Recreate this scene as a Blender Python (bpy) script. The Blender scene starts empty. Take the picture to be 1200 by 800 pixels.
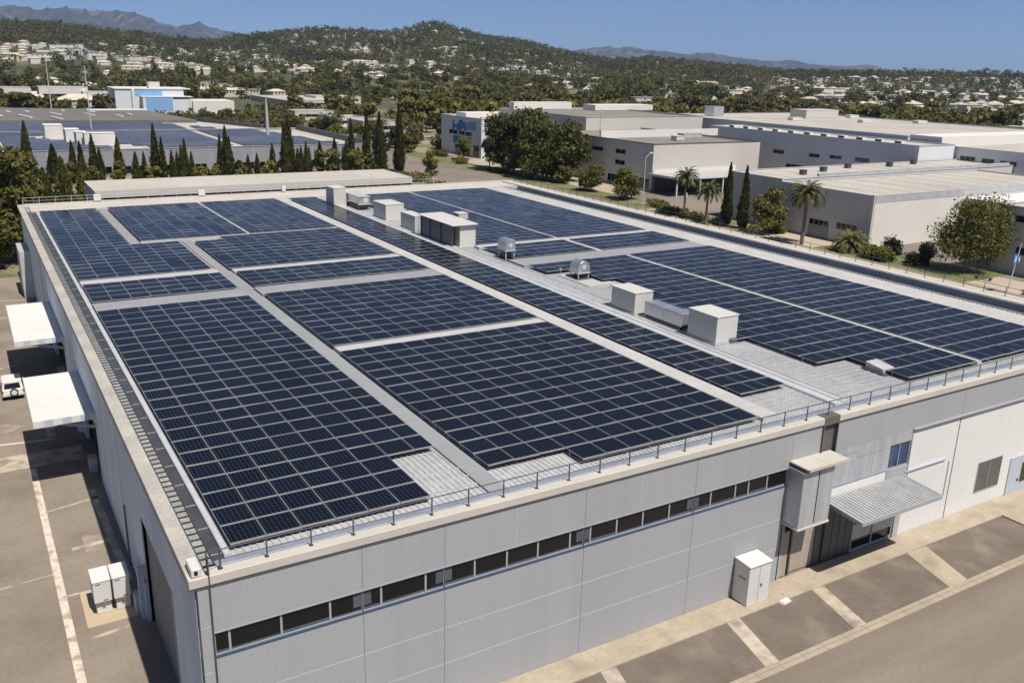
import bpy, math, random
import numpy as np
from mathutils import Vector, Matrix
rng = np.random.default_rng(7)
random.seed(7)
scene = bpy.context.scene
col = scene.collection
R = math.radians

# ---------------------------------------------------------------- helpers
class MB:
    """collects shapes and links them as ONE mesh object"""
    def __init__(s):
        s.v = []; s.f = []; s.m = []; s.uv = {}
    def quad(s, a, b, c, d, mi=0, uv=None):
        n = len(s.v); s.v += [a, b, c, d]; s.f.append((n, n+1, n+2, n+3)); s.m.append(mi)
        if uv: s.uv[len(s.f)-1] = uv
    def box(s, x0, x1, y0, y1, z0, z1, mi=0, mtop=None):
        n = len(s.v)
        s.v += [(x0,y0,z0),(x1,y0,z0),(x1,y1,z0),(x0,y1,z0),(x0,y0,z1),(x1,y0,z1),(x1,y1,z1),(x0,y1,z1)]
        for q in ((0,3,2,1),(4,5,6,7),(0,1,5,4),(1,2,6,5),(2,3,7,6),(3,0,4,7)):
            s.f.append(tuple(n+i for i in q)); s.m.append(mi)
        if mtop is not None: s.m[-5] = mtop
        return s
    def hexa(s, p, mi=0):
        n = len(s.v); s.v += list(p)
        for q in ((0,3,2,1),(4,5,6,7),(0,1,5,4),(1,2,6,5),(2,3,7,6),(3,0,4,7)):
            s.f.append(tuple(n+i for i in q)); s.m.append(mi)
    def tube(s, p, q, r, n=8, mi=0, r2=None, cap=True):
        p = Vector(p); q = Vector(q); d = (q-p).normalized()
        a = d.cross(Vector((0,0,1)) if abs(d.z) < .9 else Vector((1,0,0))).normalized(); b = d.cross(a)
        r2 = r if r2 is None else r2; k = len(s.v)
        for c, rr in ((p, r), (q, r2)):
            for i in range(n):
                t = 2*math.pi*i/n
                s.v.append(tuple(c + a*(math.cos(t)*rr) + b*(math.sin(t)*rr)))
        for i in range(n):
            j = (i+1) % n; s.f.append((k+i, k+n+i, k+n+j, k+j)); s.m.append(mi)
        if cap:
            s.f.append(tuple(k+i for i in range(n))); s.m.append(mi)
            s.f.append(tuple(k+n+i for i in reversed(range(n)))); s.m.append(mi)
    def prism(s, pts, axis, a0, a1, mi=0):
        """polygon pts (2-D) extruded along axis 'x','y','z' from a0 to a1"""
        def P(u, w, t):
            return (t,u,w) if axis == 'x' else (u,t,w) if axis == 'y' else (u,w,t)
        k = len(s.v); n = len(pts)
        s.v += [P(u,w,a0) for u,w in pts] + [P(u,w,a1) for u,w in pts]
        for i in range(n):
            j = (i+1) % n; s.f.append((k+i, k+j, k+n+j, k+n+i)); s.m.append(mi)
        s.f.append(tuple(k+i for i in reversed(range(n)))); s.m.append(mi)
        s.f.append(tuple(k+n+i for i in range(n))); s.m.append(mi)
    def build(s, name, mats, parent=None, bev=0, smooth=False):
        if not isinstance(mats, (list, tuple)): mats = [mats]
        o = Vector((0,0,0))
        if parent is not None:
            q = parent
            while q is not None:
                o += q.location; q = q.parent
        me = bpy.data.meshes.new(name)
        me.from_pydata([(a-o.x, b-o.y, c-o.z) for a,b,c in s.v], [], s.f)
        for m in mats: me.materials.append(m)
        me.polygons.foreach_set('material_index', s.m)
        if s.uv:
            u = me.uv_layers.new(name='UVMap')
            for fi, uv in s.uv.items():
                for li, c in zip(me.polygons[fi].loop_indices, uv): u.data[li].uv = c
        if smooth: me.polygons.foreach_set('use_smooth', [True]*len(me.polygons))
        me.validate(); me.update()
        ob = bpy.data.objects.new(name, me); col.objects.link(ob)
        if parent is not None: ob.parent = parent
        if bev:
            b = ob.modifiers.new('edge', 'BEVEL'); b.width = bev; b.segments = 1; b.limit_method = 'ANGLE'; b.angle_limit = R(50)
        return ob

def mesh_np(name, verts, faces, mats, mi=None, parent=None, smooth=False):
    """fast mesh from numpy arrays of equal-sized faces"""
    me = bpy.data.meshes.new(name)
    nv, nf, k = len(verts), len(faces), faces.shape[1]
    me.vertices.add(nv); me.vertices.foreach_set('co', np.ascontiguousarray(verts, dtype=np.float32).ravel())
    me.loops.add(nf*k); me.loops.foreach_set('vertex_index', np.ascontiguousarray(faces, dtype=np.int32).ravel())
    me.polygons.add(nf)
    me.polygons.foreach_set('loop_start', np.arange(0, nf*k, k, dtype=np.int32))
    for m in (mats if isinstance(mats, (list, tuple)) else [mats]): me.materials.append(m)
    if mi is not None: me.polygons.foreach_set('material_index', np.asarray(mi, dtype=np.int32))
    if smooth: me.polygons.foreach_set('use_smooth', np.ones(nf, dtype=bool))
    me.update(calc_edges=True); me.validate()
    ob = bpy.data.objects.new(name, me); col.objects.link(ob)
    if parent is not None: ob.parent = parent
    return ob

def tag(o, label=None, cat=None, group=None, kind=None):
    if label: o['label'] = label
    if cat: o['category'] = cat
    if group: o['group'] = group
    if kind: o['kind'] = kind
    return o
def thing(name, label, cat, loc=(0,0,0), rz=0, group=None):
    o = bpy.data.objects.new(name, None); col.objects.link(o); o.location = loc; o.rotation_euler = (0,0,rz)
    o.empty_display_size = .3
    return tag(o, label, cat, group)
def copy_tree(o, parent=None):
    c = o.copy(); col.objects.link(c); c.parent = parent
    for ch in list(o.children): copy_tree(ch, c)
    return c

# ---------------------------------------------------------------- materials
def mat(name, c, rough=.8, var=.12, scale=.35, var2=.08, scale2=9., metal=0., bump=0., bscale=30., stretch=None, spec=.4, c2=None, c2scale=.2, c2lo=.5, c2hi=.62):
    m = bpy.data.materials.new(name); m.use_nodes = True
    nt = m.node_tree; N = nt.nodes; L = nt.links; bs = N['Principled BSDF']
    geo = N.new('ShaderNodeNewGeometry'); src = geo.outputs['Position']
    if stretch:
        mp = N.new('ShaderNodeMapping'); mp.inputs['Scale'].default_value = stretch; L.new(src, mp.inputs['Vector']); vec = mp.outputs['Vector']
    else: vec = src
    def noise(sc, v=vec, d=4.):
        n = N.new('ShaderNodeTexNoise'); n.inputs['Scale'].default_value = sc; n.inputs['Detail'].default_value = d; L.new(v, n.inputs['Vector']); return n.outputs['Fac']
    def mr(s, a, b, lo=.25, hi=.75):
        r = N.new('ShaderNodeMapRange'); r.inputs['From Min'].default_value = lo; r.inputs['From Max'].default_value = hi
        r.inputs['To Min'].default_value = a; r.inputs['To Max'].default_value = b; L.new(s, r.inputs['Value']); return r.outputs['Result']
    a = mr(noise(scale), 1-var, 1+var); b = mr(noise(scale2, src), 1-var2, 1+var2)
    mu = N.new('ShaderNodeMath'); mu.operation = 'MULTIPLY'; L.new(a, mu.inputs[0]); L.new(b, mu.inputs[1])
    mx = N.new('ShaderNodeMix'); mx.data_type = 'RGBA'; mx.blend_type = 'MULTIPLY'; mx.inputs[0].default_value = 1.
    base = (*c, 1)
    if c2:
        m2 = N.new('ShaderNodeMix'); m2.data_type = 'RGBA'; m2.inputs[6].default_value = base; m2.inputs[7].default_value = (*c2, 1)
        L.new(mr(noise(c2scale, vec, 5.), 0, 1, c2lo, c2hi), m2.inputs[0]); L.new(m2.outputs[2], mx.inputs[6])
    else: mx.inputs[6].default_value = base
    L.new(mu.outputs[0], mx.inputs[7]); L.new(mx.outputs[2], bs.inputs['Base Color'])
    bs.inputs['Roughness'].default_value = rough; bs.inputs['Metallic'].default_value = metal
    bs.inputs['Specular IOR Level'].default_value = spec
    if bump:
        bn = N.new('ShaderNodeBump'); bn.inputs['Strength'].default_value = bump; bn.inputs['Distance'].default_value = .02
        L.new(noise(bscale, src), bn.inputs['Height']); L.new(bn.outputs['Normal'], bs.inputs['Normal'])
    return m

def leafmat(name, c, cb, scale=.8, trans=.25):
    """foliage: two leaf colours mixed by noise, some light passing through"""
    m = bpy.data.materials.new(name); m.use_nodes = True
    nt = m.node_tree; N = nt.nodes; L = nt.links; bs = N['Principled BSDF']; out = N['Material Output']
    geo = N.new('ShaderNodeNewGeometry'); n = N.new('ShaderNodeTexNoise'); n.inputs['Scale'].default_value = scale; n.inputs['Detail'].default_value = 3
    L.new(geo.outputs['Position'], n.inputs['Vector'])
    r = N.new('ShaderNodeMapRange'); r.inputs['From Min'].default_value = .35; r.inputs['From Max'].default_value = .65; L.new(n.outputs['Fac'], r.inputs['Value'])
    mx = N.new('ShaderNodeMix'); mx.data_type = 'RGBA'; mx.inputs[6].default_value = (*c,1); mx.inputs[7].default_value = (*cb,1)
    L.new(r.outputs['Result'], mx.inputs[0])
    oi = N.new('ShaderNodeObjectInfo'); hs = N.new('ShaderNodeHueSaturation')
    v = N.new('ShaderNodeMapRange'); v.inputs['To Min'].default_value = .8; v.inputs['To Max'].default_value = 1.2; L.new(oi.outputs['Random'], v.inputs['Value'])
    L.new(v.outputs['Result'], hs.inputs['Value']); L.new(mx.outputs[2], hs.inputs['Color'])
    L.new(hs.outputs['Color'], bs.inputs['Base Color']); bs.inputs['Roughness'].default_value = .6; bs.inputs['Specular IOR Level'].default_value = .25
    t = N.new('ShaderNodeBsdfTranslucent'); L.new(hs.outputs['Color'], t.inputs['Color'])
    ms = N.new('ShaderNodeMixShader'); ms.inputs[0].default_value = trans
    L.new(bs.outputs[0], ms.inputs[1]); L.new(t.outputs[0], ms.inputs[2]); L.new(ms.outputs[0], out.inputs['Surface'])
    return m

def glassmat(name, c=(.006,.007,.009), rough=.04):
    m = mat(name, c, rough, .25, .6, .1, 4., spec=.5); return m

def panelmat():
    """dark blue silicon cells with fine pale bus bars, from the panel's own UVs"""
    m = bpy.data.materials.new('solar_cells'); m.use_nodes = True
    nt = m.node_tree; N = nt.nodes; L = nt.links; bs = N['Principled BSDF']
    uv = N.new('ShaderNodeUVMap'); sp = N.new('ShaderNodeSeparateXYZ'); L.new(uv.outputs['UV'], sp.inputs[0])
    def M(op, a, b=None):
        n = N.new('ShaderNodeMath'); n.operation = op
        for i, q in enumerate((a, b)):
            if q is None: continue
            if isinstance(q, (int, float)): n.inputs[i].default_value = q
            else: L.new(q, n.inputs[i])
        return n.outputs[0]
    def line(c, k, w):
        f = M('FRACT', M('MULTIPLY', c, k)); return M('LESS_THAN', M('ABSOLUTE', M('SUBTRACT', f, .5)), w)
    a = line(sp.outputs['X'], 7., .045); b = line(sp.outputs['Y'], 6., .035)
    dash = M('LESS_THAN', M('FRACT', M('MULTIPLY', sp.outputs['Y'], 6.)), .72)
    g = M('MINIMUM', M('ADD', M('MULTIPLY', M('MULTIPLY', a, dash), .8), M('MULTIPLY', b, .3)), 1.)
    oi = N.new('ShaderNodeObjectInfo')
    geo = N.new('ShaderNodeNewGeometry'); wn = N.new('ShaderNodeTexNoise'); wn.inputs['Scale'].default_value = .28; wn.inputs['Detail'].default_value = 4; L.new(geo.outputs['Position'], wn.inputs['Vector'])
    k = M('ADD', M('MULTIPLY', wn.outputs['Fac'], .5), M('MULTIPLY', oi.outputs['Random'], .5))
    m1 = N.new('ShaderNodeMix'); m1.data_type = 'RGBA'; m1.inputs[6].default_value = (.003,.0045,.009,1); m1.inputs[7].default_value = (.0055,.0085,.018,1); L.new(k, m1.inputs[0])
    m2 = N.new('ShaderNodeMix'); m2.data_type = 'RGBA'; L.new(m1.outputs[2], m2.inputs[6]); m2.inputs[7].default_value = (.075,.085,.105,1); L.new(g, m2.inputs[0])
    L.new(m2.outputs[2], bs.inputs['Base Color']); bs.inputs['Specular IOR Level'].default_value = .11
    r = N.new('ShaderNodeMapRange'); r.inputs['To Min'].default_value = .08; r.inputs['To Max'].default_value = .26; L.new(wn.outputs['Fac'], r.inputs['Value']); L.new(r.outputs['Result'], bs.inputs['Roughness'])
    return m

M = dict(
 stucco = mat('grey_stucco_wall', (.332,.340,.350), .9, .04, .25, .13, 11., bump=.5, bscale=26., stretch=(1,1,.07), c2=(.318,.325,.334), c2scale=1.1, c2lo=.5, c2hi=.72),
 stucco_skyfill = mat('side_wall_skyfill', (.55,.625,.68), .8, .14, .25, .08, 3., bump=.15, bscale=12., stretch=(1,1,.08), c2=(.64,.70,.74), c2scale=.3, c2lo=.5, c2hi=.6),  # albedo lifted and blued to stand in for sky fill on this wall
 whitewall = mat('white_render', (.66,.65,.63), .9, .04, .3, .07, 6., bump=.25, bscale=20., stretch=(1,1,.4)),
 coping = mat('cream_coping', (.49,.46,.41), .7, .07, .3, .05, 5.),
 sidecop = mat('weathered_coping', (.395,.37,.33), .8, .20, .5, .12, 4.),
 seal = mat('joint_sealant', (.52,.52,.52), .8, .05, 1.),
 sealdark = mat('dark_joint_seal', (.10,.10,.11), .8, .05, 1.),  # dark sealant colour shared by seams, backing and drip strip
 deck = mat('corrugated_roof_sheet', (.43,.435,.445), .5, .14, .25, .16, 2.5, metal=.1, stretch=(1,.3,1)),
 deckflat = mat('roof_membrane', (.42,.415,.405), .8, .06, .2, .06, 3., bump=.1),
 walk = mat('grey_walkway_boards', (.265,.272,.288), .75, .08, .25, .05, 4.),
 walkjoint = mat('walkway_joint', (.2,.2,.21), .8),
 ridge = mat('cream_ridge_sheet', (.47,.46,.445), .55, .09, .4, .1, 3.),
 galv = mat('galvanised_steel', (.56,.57,.58), .45, .10, .8, .10, 6., metal=.2),
 galvdull = mat('dull_galvanised', (.44,.445,.45), .6, .15, .6, .1, 4., metal=.1),
 roofseam = mat('roof_seam_felt', (.34,.32,.285), .9, .2, .3, .1, 2.),
 slate = mat('slate_reveal', (.085,.097,.12), .5, .15, 1.),
 rail = mat('railing_steel', (.10,.105,.11), .5, .1, 1., metal=.4),
 gutter = mat('dark_gutter_lining', (.055,.06,.068), .6, .2, .5, .1, 3.),
 railgrey = mat('mounting_rail_grey', (.22,.225,.23), .6, .12, .5, .08, 3.),
 alu = mat('aluminium_frame', (.37,.37,.37), .45, .08, .5, .05, 3., metal=.35),
 cells = panelmat(),
 beige = mat('beige_sheet_metal', (.55,.535,.50), .5, .04, .4, .03, 4., spec=.4),
 whitebox = mat('white_cabinet_paint', (.61,.595,.575), .5, .05, .6, .03, 5.),
 duct = mat('bright_duct_metal', (.62,.63,.64), .3, .1, .7, .06, 5., metal=.75),
 shedlouvre = mat('perforated_grey_sheet', (.17,.18,.19), .5, .12, 1.5, .15, 9., metal=.2),
 canopysheet = mat('grey_canopy_sheet', (.40,.405,.41), .5, .16, 1.2, .12, 5., metal=.15),
 gutter_shade = mat('blue_shade_gutter', (.215,.255,.325), .6, .15, .6, .1, 4., metal=.1),  # blue-grey colour stands in for the bluish shade behind the coping
 plate = mat('grey_cover_plate', (.30,.30,.295), .6, .25, 1.5, .15, 6.),
 darkmetal = mat('dark_louvre_metal', (.09,.095,.10), .5, .15, 1., .1, 6., metal=.3),
 glass = glassmat('dark_glass'),
 blueglass = mat('blue_glass', (.035,.065,.15), .15, .5, .9, .2, 3., spec=.5, c2=(.22,.28,.38), c2scale=.6, c2lo=.55, c2hi=.7),
 frame = mat('window_frame_grey', (.33,.345,.37), .5, .05, 1.),
 sillshade = mat('sill_shadow_blue', (.045,.07,.14), .6, .08, 1.),  # dark blue carries the shadow line under the window band
 clad = mat('metal_cladding', (.46,.475,.50), .35, .14, .5, .08, 3., metal=.3, stretch=(3,3,.3)),
 brown = mat('brown_door_panel', (.36,.31,.26), .6, .10, .6, .08, 4., stretch=(6,6,.3)),
 slot = mat('brown_grey_flashing', (.115,.11,.10), .6, .1, 1.),
 darkdoor = mat('dark_green_grey_door', (.075,.08,.08), .45, .1, .5, .06, 3.),
 garage = mat('grey_roller_door', (.23,.24,.25), .6, .06, .5),
 bluedoor = mat('pale_blue_steel', (.42,.47,.53), .5, .05, .5),
 black = mat('black_void', (.008,.008,.009), .9),
 yard = mat('taupe_asphalt', (.252,.210,.168), .95, .14, .12, .10, 3., bump=.2, bscale=14., c2=(.190,.156,.124), c2scale=.16, c2lo=.42, c2hi=.66),
 frontroad = mat('front_road_asphalt', (.215,.177,.140), .95, .13, .22, .08, 3., bump=.2, bscale=14., stretch=(.16,1,1), c2=(.172,.139,.110), c2scale=.3, c2lo=.42, c2hi=.66),
 dust = mat('pale_dust', (.33,.275,.21), .95, .2, .4, .15, 4., c2=(.225,.185,.145), c2scale=.5, c2lo=.38, c2hi=.6),
 pad = mat('dark_asphalt_bay', (.150,.122,.098), .95, .18, .35, .10, 5., bump=.2, bscale=14., c2=(.205,.170,.136), c2scale=.45, c2lo=.5, c2hi=.7),
 pave = mat('pale_concrete_paving', (.385,.325,.245), .9, .12, .35, .12, 4., c2=(.29,.245,.185), c2scale=.5, c2lo=.52, c2hi=.7),
 kerb = mat('kerb_concrete', (.36,.305,.23), .9, .12, .4, .10, 5.),
 worn = mat('worn_white_paint', (.46,.395,.31), .9, .14, .4, .14, 4., c2=(.25,.21,.165), c2scale=1.0, c2lo=.44, c2hi=.66),
 wornline = mat('worn_white_line', (.60,.53,.43), .9, .12, .5, .14, 4., c2=(.36,.30,.24), c2scale=1.1, c2lo=.5, c2hi=.64),
 slab = mat('tan_concrete_slab', (.46,.36,.25), .9, .06, .5, .05, 6.),
 road = mat('street_asphalt', (.175,.15,.128), .95, .08, .06, .05, 2., c2=(.22,.185,.155), c2scale=.05, c2lo=.45, c2hi=.6),
 sidewalk = mat('sandy_pavement', (.42,.35,.275), .95, .1, .12, .08, 2.),
 dirt = mat('dry_ground', (.27,.22,.165), 1., .15, .08, .1, .8, c2=(.12,.13,.06), c2scale=.06, c2lo=.45, c2hi=.6),
 lawn = mat('dry_lawn', (.125,.135,.05), 1., .22, .18, .2, 2.5, c2=(.22,.19,.10), c2scale=.12, c2lo=.5, c2hi=.68, bump=.6, bscale=6.),
 bark = mat('bark', (.12,.095,.075), .95, .2, 1., .2, 6.),
 palmbark = mat('palm_bark', (.16,.13,.10), .95, .25, 2., .2, 8.),
 palebark = mat('pale_bark', (.34,.30,.26), .9, .2, 1., .15, 5.),
 concwall = mat('pale_concrete_wall', (.50,.475,.44), .9, .04, .1, .05, 1.5),
 factorywall = mat('factory_cladding', (.26,.27,.295), .8, .06, .12, .05, 2., stretch=(1,1,.3)),
 greywall = mat('grey_blue_wall', (.60,.615,.65), .85, .06, .12, .05, 2., stretch=(1,1,.4)),
 ribwall = mat('ribbed_grey_wall', (.50,.50,.50), .85, .06, .2, .08, 2.5, stretch=(1.5,1.5,.1)),
 whitew = mat('white_building_wall', (.64,.62,.585), .9, .04, .1, .04, 2.),
 flatroof = mat('pale_gravel_roof', (.44,.41,.365), .95, .10, .06, .10, 1.2, c2=(.39,.365,.325), c2scale=.05, c2lo=.5, c2hi=.7),
 greyroof = mat('grey_gravel_roof', (.22,.20,.175), .95, .18, .12, .12, 1.5),
 darkroof = mat('dark_bitumen_roof', (.145,.138,.13), .9, .15, .06, .1, .8),
 whiteroof = mat('white_membrane_roof', (.63,.62,.60), .8, .05, .15, .04, 2.),
 bluepaint = mat('blue_logo_paint', (.045,.16,.40), .7, .15, .5, .1, 3.),
 paleblue = mat('pale_blue_paint', (.24,.32,.47), .8, .15, .25, .1, 2.),
 skyblue = mat('sky_blue_wall', (.20,.37,.62), .7, .08, .2, .05, 1.),
 carwhite = mat('white_car_paint', (.72,.71,.69), .25, .02, 1., .01, 3., spec=.5),
 tyre = mat('black_rubber', (.02,.02,.02), .85),
 redlight = mat('amber_tail_light', (.35,.20,.05), .3),
 tile = mat('terracotta_tiles', (.44,.37,.29), .9, .2, .1, .12, .6),
 tile2 = mat('pale_tiles', (.54,.475,.395), .9, .2, .1, .12, .6),
 housewall = mat('cream_house_wall', (.54,.49,.41), .9, .10, .05, .06, .3),
 housewhite = mat('white_house_wall', (.60,.58,.54), .9, .08, .05, .05, .3),
)
LEAF = dict(
 olive = leafmat('olive_leaves', (.078,.086,.018), (.165,.155,.034), .5),
 pine = leafmat('dark_pine_needles', (.042,.050,.011), (.115,.110,.024), .35),
 cyp = leafmat('cypress_scales', (.042,.050,.012), (.098,.098,.024), .9),
 dark = leafmat('dark_leaves', (.018,.026,.012), (.040,.050,.020), .6),
 bright = leafmat('bright_leaves', (.098,.108,.020), (.190,.175,.040), .7),
 palm = leafmat('palm_leaves', (.070,.082,.026), (.150,.140,.055), 1.2),
 far = leafmat('far_tree_leaves', (.062,.068,.016), (.185,.165,.045), .035, .3),
 hill = leafmat('hill_tree_leaves', (.048,.055,.016), (.130,.118,.040), .012, .3),
)
# ---------------------------------------------------------------- camera, sky, sun
CAM = Vector((-8.01, -37.04, 31.96))
cam = bpy.data.cameras.new('camera'); co = bpy.data.objects.new('camera', cam); col.objects.link(co)
RM = ((0.857564, 0.131985, -0.497156), (-0.51383, 0.26441, -0.816129), (0.023736, 0.955336, 0.294567))
co.matrix_world = Matrix.Translation(CAM) @ Matrix(RM).to_4x4()
cam.sensor_width = 36.; cam.lens = 36*1052.4/1200; cam.clip_start = .5; cam.clip_end = 40000
scene.camera = co
SUN = Vector((.085, -.56, 1.)).normalized()          # towards the sun
elev = math.asin(SUN.z)
w = bpy.data.worlds.new('World'); scene.world = w; w.use_nodes = True
sky = w.node_tree.nodes.new('ShaderNodeTexSky'); sky.sky_type = 'NISHITA'; sky.sun_disc = False
sky.sun_elevation = elev; sky.sun_rotation = math.atan2(SUN.x, SUN.y); sky.altitude = 50; sky.air_density = .35; sky.dust_density = .6; sky.ozone_density = 5.
w.node_tree.links.new(sky.outputs[0], w.node_tree.nodes['Background'].inputs['Color'])
w.node_tree.nodes['Background'].inputs['Strength'].default_value = .07
sl = bpy.data.lights.new('sun', 'SUN'); sl.energy = 3.7; sl.angle = R(.53); sl.color = (1., .94, .85)
so = bpy.data.objects.new('sun', sl); col.objects.link(so); so.rotation_euler = (-SUN).to_track_quat('-Z', 'Y').to_euler(); so.location = (0, -60, 120)
scene.view_settings.view_transform = 'Standard'; scene.view_settings.look = 'None'; scene.view_settings.exposure = .62; scene.view_settings.gamma = 1.
scene.view_settings.use_curve_mapping = False
cy = scene.cycles; cy.use_denoising = True; cy.max_bounces = 6; cy.diffuse_bounces = 3; cy.glossy_bounces = 3; cy.transmission_bounces = 2; cy.volume_bounces = 1; cy.transparent_max_bounces = 4
cy.caustics_reflective = False; cy.caustics_refractive = False; cy.sample_clamp_indirect = 6.

# ---------------------------------------------------------------- terrain
R1 = [(-8,1.5),(0.3,1.48),(3.8,1.5),(5.3,1.45),(6.3,1.30),(8,1.13),(9.7,1.0),(11.1,.78),(12.1,.68),(13.6,.72),(14.6,.93),(15.8,1.1),(17.7,1.45),(20.2,1.70),(22.2,1.62),(23.5,1.56),(24.7,1.84),(25.5,2.10),(26.3,2.26),(26.9,2.16),(27.8,1.82),(29.9,1.38),(31.9,1.18),(34,.68),(36.1,.34),(37.1,.22),(38.2,.38),(39.2,.45),(41.2,.35),(43.2,.2),(45.2,.01),(47.2,-.12),(49.1,-.17),(51,-.2),(52.8,-.13),(54.1,-.06),(55.4,-.1),(56.7,-.17),(59.6,-.17),(64,-.2),(72,-.25)]
R2 = [(-8,1.7),(.4,2.065),(2.7,2.26),(3.7,2.31),(4.5,2.13),(5.1,2.25),(6,2.33),(7.2,2.21),(8.75,2.27),(9.6,2.13),(10.7,1.72),(11.4,1.56),(12.06,1.68),(12.7,1.84),(13.4,1.54),(14.4,1.38),(15.5,1.18),(17.2,.9),(20.7,.42),(23.2,.09),(26,-.3),(28.85,.22),(30.9,.77),(31.84,1.04),(33,.99),(33.9,.985),(34.5,.85),(35.6,1.02),(36.8,1.16),(37.35,1.06),(38,1.19),(38.6,1.04),(39.5,.96),(40.4,.93),(41.2,.80),(42.2,.90),(42.8,.91),(44.1,.72),(45.3,.60),(46.5,.51),(47.1,.59),(47.7,.61),(48.4,.43),(49.7,.35),(50.9,.35),(51.7,.48),(52.4,.29),(53.3,.03),(54.4,-.25),(56,-.5),(72,-.6)]
def zt(x, y):
    """terrain height: a flat valley, wooded foothills, then mountains"""
    x = np.asarray(x, float); y = np.asarray(y, float)
    dx = x-CAM.x; dy = y-CAM.y; r = np.hypot(dx, dy); az = np.degrees(np.arctan2(dx, dy))
    e1 = np.interp(az, [a for a,_ in R1], [b for _,b in R1]); e2 = np.interp(az, [a for a,_ in R2], [b for _,b in R2])
    Rr = np.interp(az, [-8,12,18,30,40,50,72], [2600,2300,2500,2900,2500,2100,2000])
    h1 = CAM.z + Rr*np.tan(np.radians(e1)) - 5.
    t = np.clip((r-720)/(Rr-720), 0, 1); s = t*t*(1.9-.9*t)
    und = 7*np.sin(x*.0061+1.3)*np.sin(y*.0047+.4) + 4*np.sin(x*.013+y*.009) + 2.5*np.sin(y*.021-x*.017+2)
    z = h1*s + und*np.clip((r-500)/900, 0, 1)*(1-t**6*.8)
    b = np.clip((r-Rr)/1500, 0, 1); z = z*(1-b*b*(3-2*b)) - 6*b
    h2 = CAM.z + 7600*np.tan(np.radians(e2))
    t2 = np.clip((r-4600)/3000, 0, 1); g = t2*t2*(3-2*t2)
    rough = 1 + .10*np.sin(az*7.3+r*.003)*np.sin(r*.0021) *(t2<.98)
    back = np.clip((r-7600)/2600, 0, 1)
    z = z + np.maximum(h2+6, 0)*g*np.where(t2 < .97, rough, 1)*(1-back)
    return np.where(r < 480, 0, z)
na, radii = 260, np.concatenate([np.linspace(0, 480, 10), np.linspace(520, 3200, 90), np.linspace(3300, 7600, 60), np.linspace(7700, 12000, 12)])
az = np.radians(np.linspace(-180, 180, 61)); azf = np.radians(np.linspace(-8, 72, na)); az = np.unique(np.concatenate([az[(az < R(-8))|(az > R(72))], azf]))
A, RR = np.meshgrid(az, radii, indexing='ij'); X = CAM.x+RR*np.sin(A); Y = CAM.y+RR*np.cos(A)
Z = zt(X, Y); Z[(A < R(-8.01)) | (A > R(72.01))] = 0
V = np.stack([X, Y, Z-.02], -1).reshape(-1, 3); nr = len(radii)
I = np.arange(len(az)-1)[:,None]*nr + np.arange(nr-1)[None]; F = np.stack([I, I+1, I+nr+1, I+nr], -1).reshape(-1, 4)
F = F[:, ::-1]
hillmat = mat('wooded_hill_ground', (.070,.074,.034), 1., .2, .02, .25, .08, c2=(.17,.145,.085), c2scale=.006, c2lo=.55, c2hi=.68)
mtn = mat('hazed_mountain_rock', (.050,.064,.082), 1., .25, .002, .25, .02, c2=(.115,.12,.13), c2scale=.004, c2lo=.52, c2hi=.66)  # distance haze put into the blue-grey base colour of rock and scrub
fr = radii[np.tile(np.arange(nr-1), len(az)-1)]
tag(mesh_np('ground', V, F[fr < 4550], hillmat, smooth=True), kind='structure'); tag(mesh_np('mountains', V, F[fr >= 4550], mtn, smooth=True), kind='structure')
# the sea beyond the hills on the right
ms = MB(); ms.quad((1500,1000,-1.2),(11000,-2000,-1.2),(11500,7000,-1.2),(4200,5200,-1.2))
tag(ms.build('sea', mat('sea_water', (.03,.07,.12), .2, .1, .002)), kind='structure')

# ---------------------------------------------------------------- ground round the buildings
def sheet(name, x0, x1, y0, y1, z, m, kind='structure'):
    b = MB(); b.quad((x0,y0,z),(x1,y0,z),(x1,y1,z),(x0,y1,z)); return tag(b.build(name, m), kind=kind)
sheet('dry_ground', -120, 330, -120, 430, .0, M['dirt'])
sheet('yard_pavement', -70, 104, -110, 112.5, .006, M['yard'])
sheet('street', 107, 127.2, -110, 420, .010, M['road'])
def slabthing(name, x0, x1, y0, y1, z1, m): b = MB(); b.box(x0,x1,y0,y1,-.1,z1); return tag(b.build(name, m, bev=.02), kind='structure')
slabthing('street_kerb', 127.2, 127.7, -110, 420, .15, M['kerb'])
slabthing('near_street_kerb', 106.5, 107, -110, 420, .15, M['kerb'])
sheet('street_verge', 127.7, 137.6, 128, 420, .018, M['lawn'])
sheet('sandy_pavement', 119.5, 137.6, -60, 128, .014, M['sidewalk'])
sheet('street_parking', 137.6, 215, 30, 152, .012, M['road'])
sheet('far_pavement', 137.6, 150, 152, 243, .016, M['pave'])
for nm, x0,x1,y0,y1 in (('green_bed',128.3,136.4,99,127),('dry_bed',128.4,139.5,56,78),('tree_bed',128,141,46.5,56),('corner_bed',131,139,30,39)):
    sheet(nm, x0,x1,y0,y1,.024, M['lawn'])
sheet('street_lawn', 96, 106, 150, 240, .015, M['lawn'])
b = MB()
for y in np.arange(30, 400, 9.): b.quad((117.1,y,.016),(117.3,y,.016),(117.3,y+4,.016),(117.1,y+4,.016))
tag(b.build('lane_marking', M['worn']), kind='structure')
sheet('front_road', -70, 104, -110, -8.75, .010, M['frontroad'])
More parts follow.
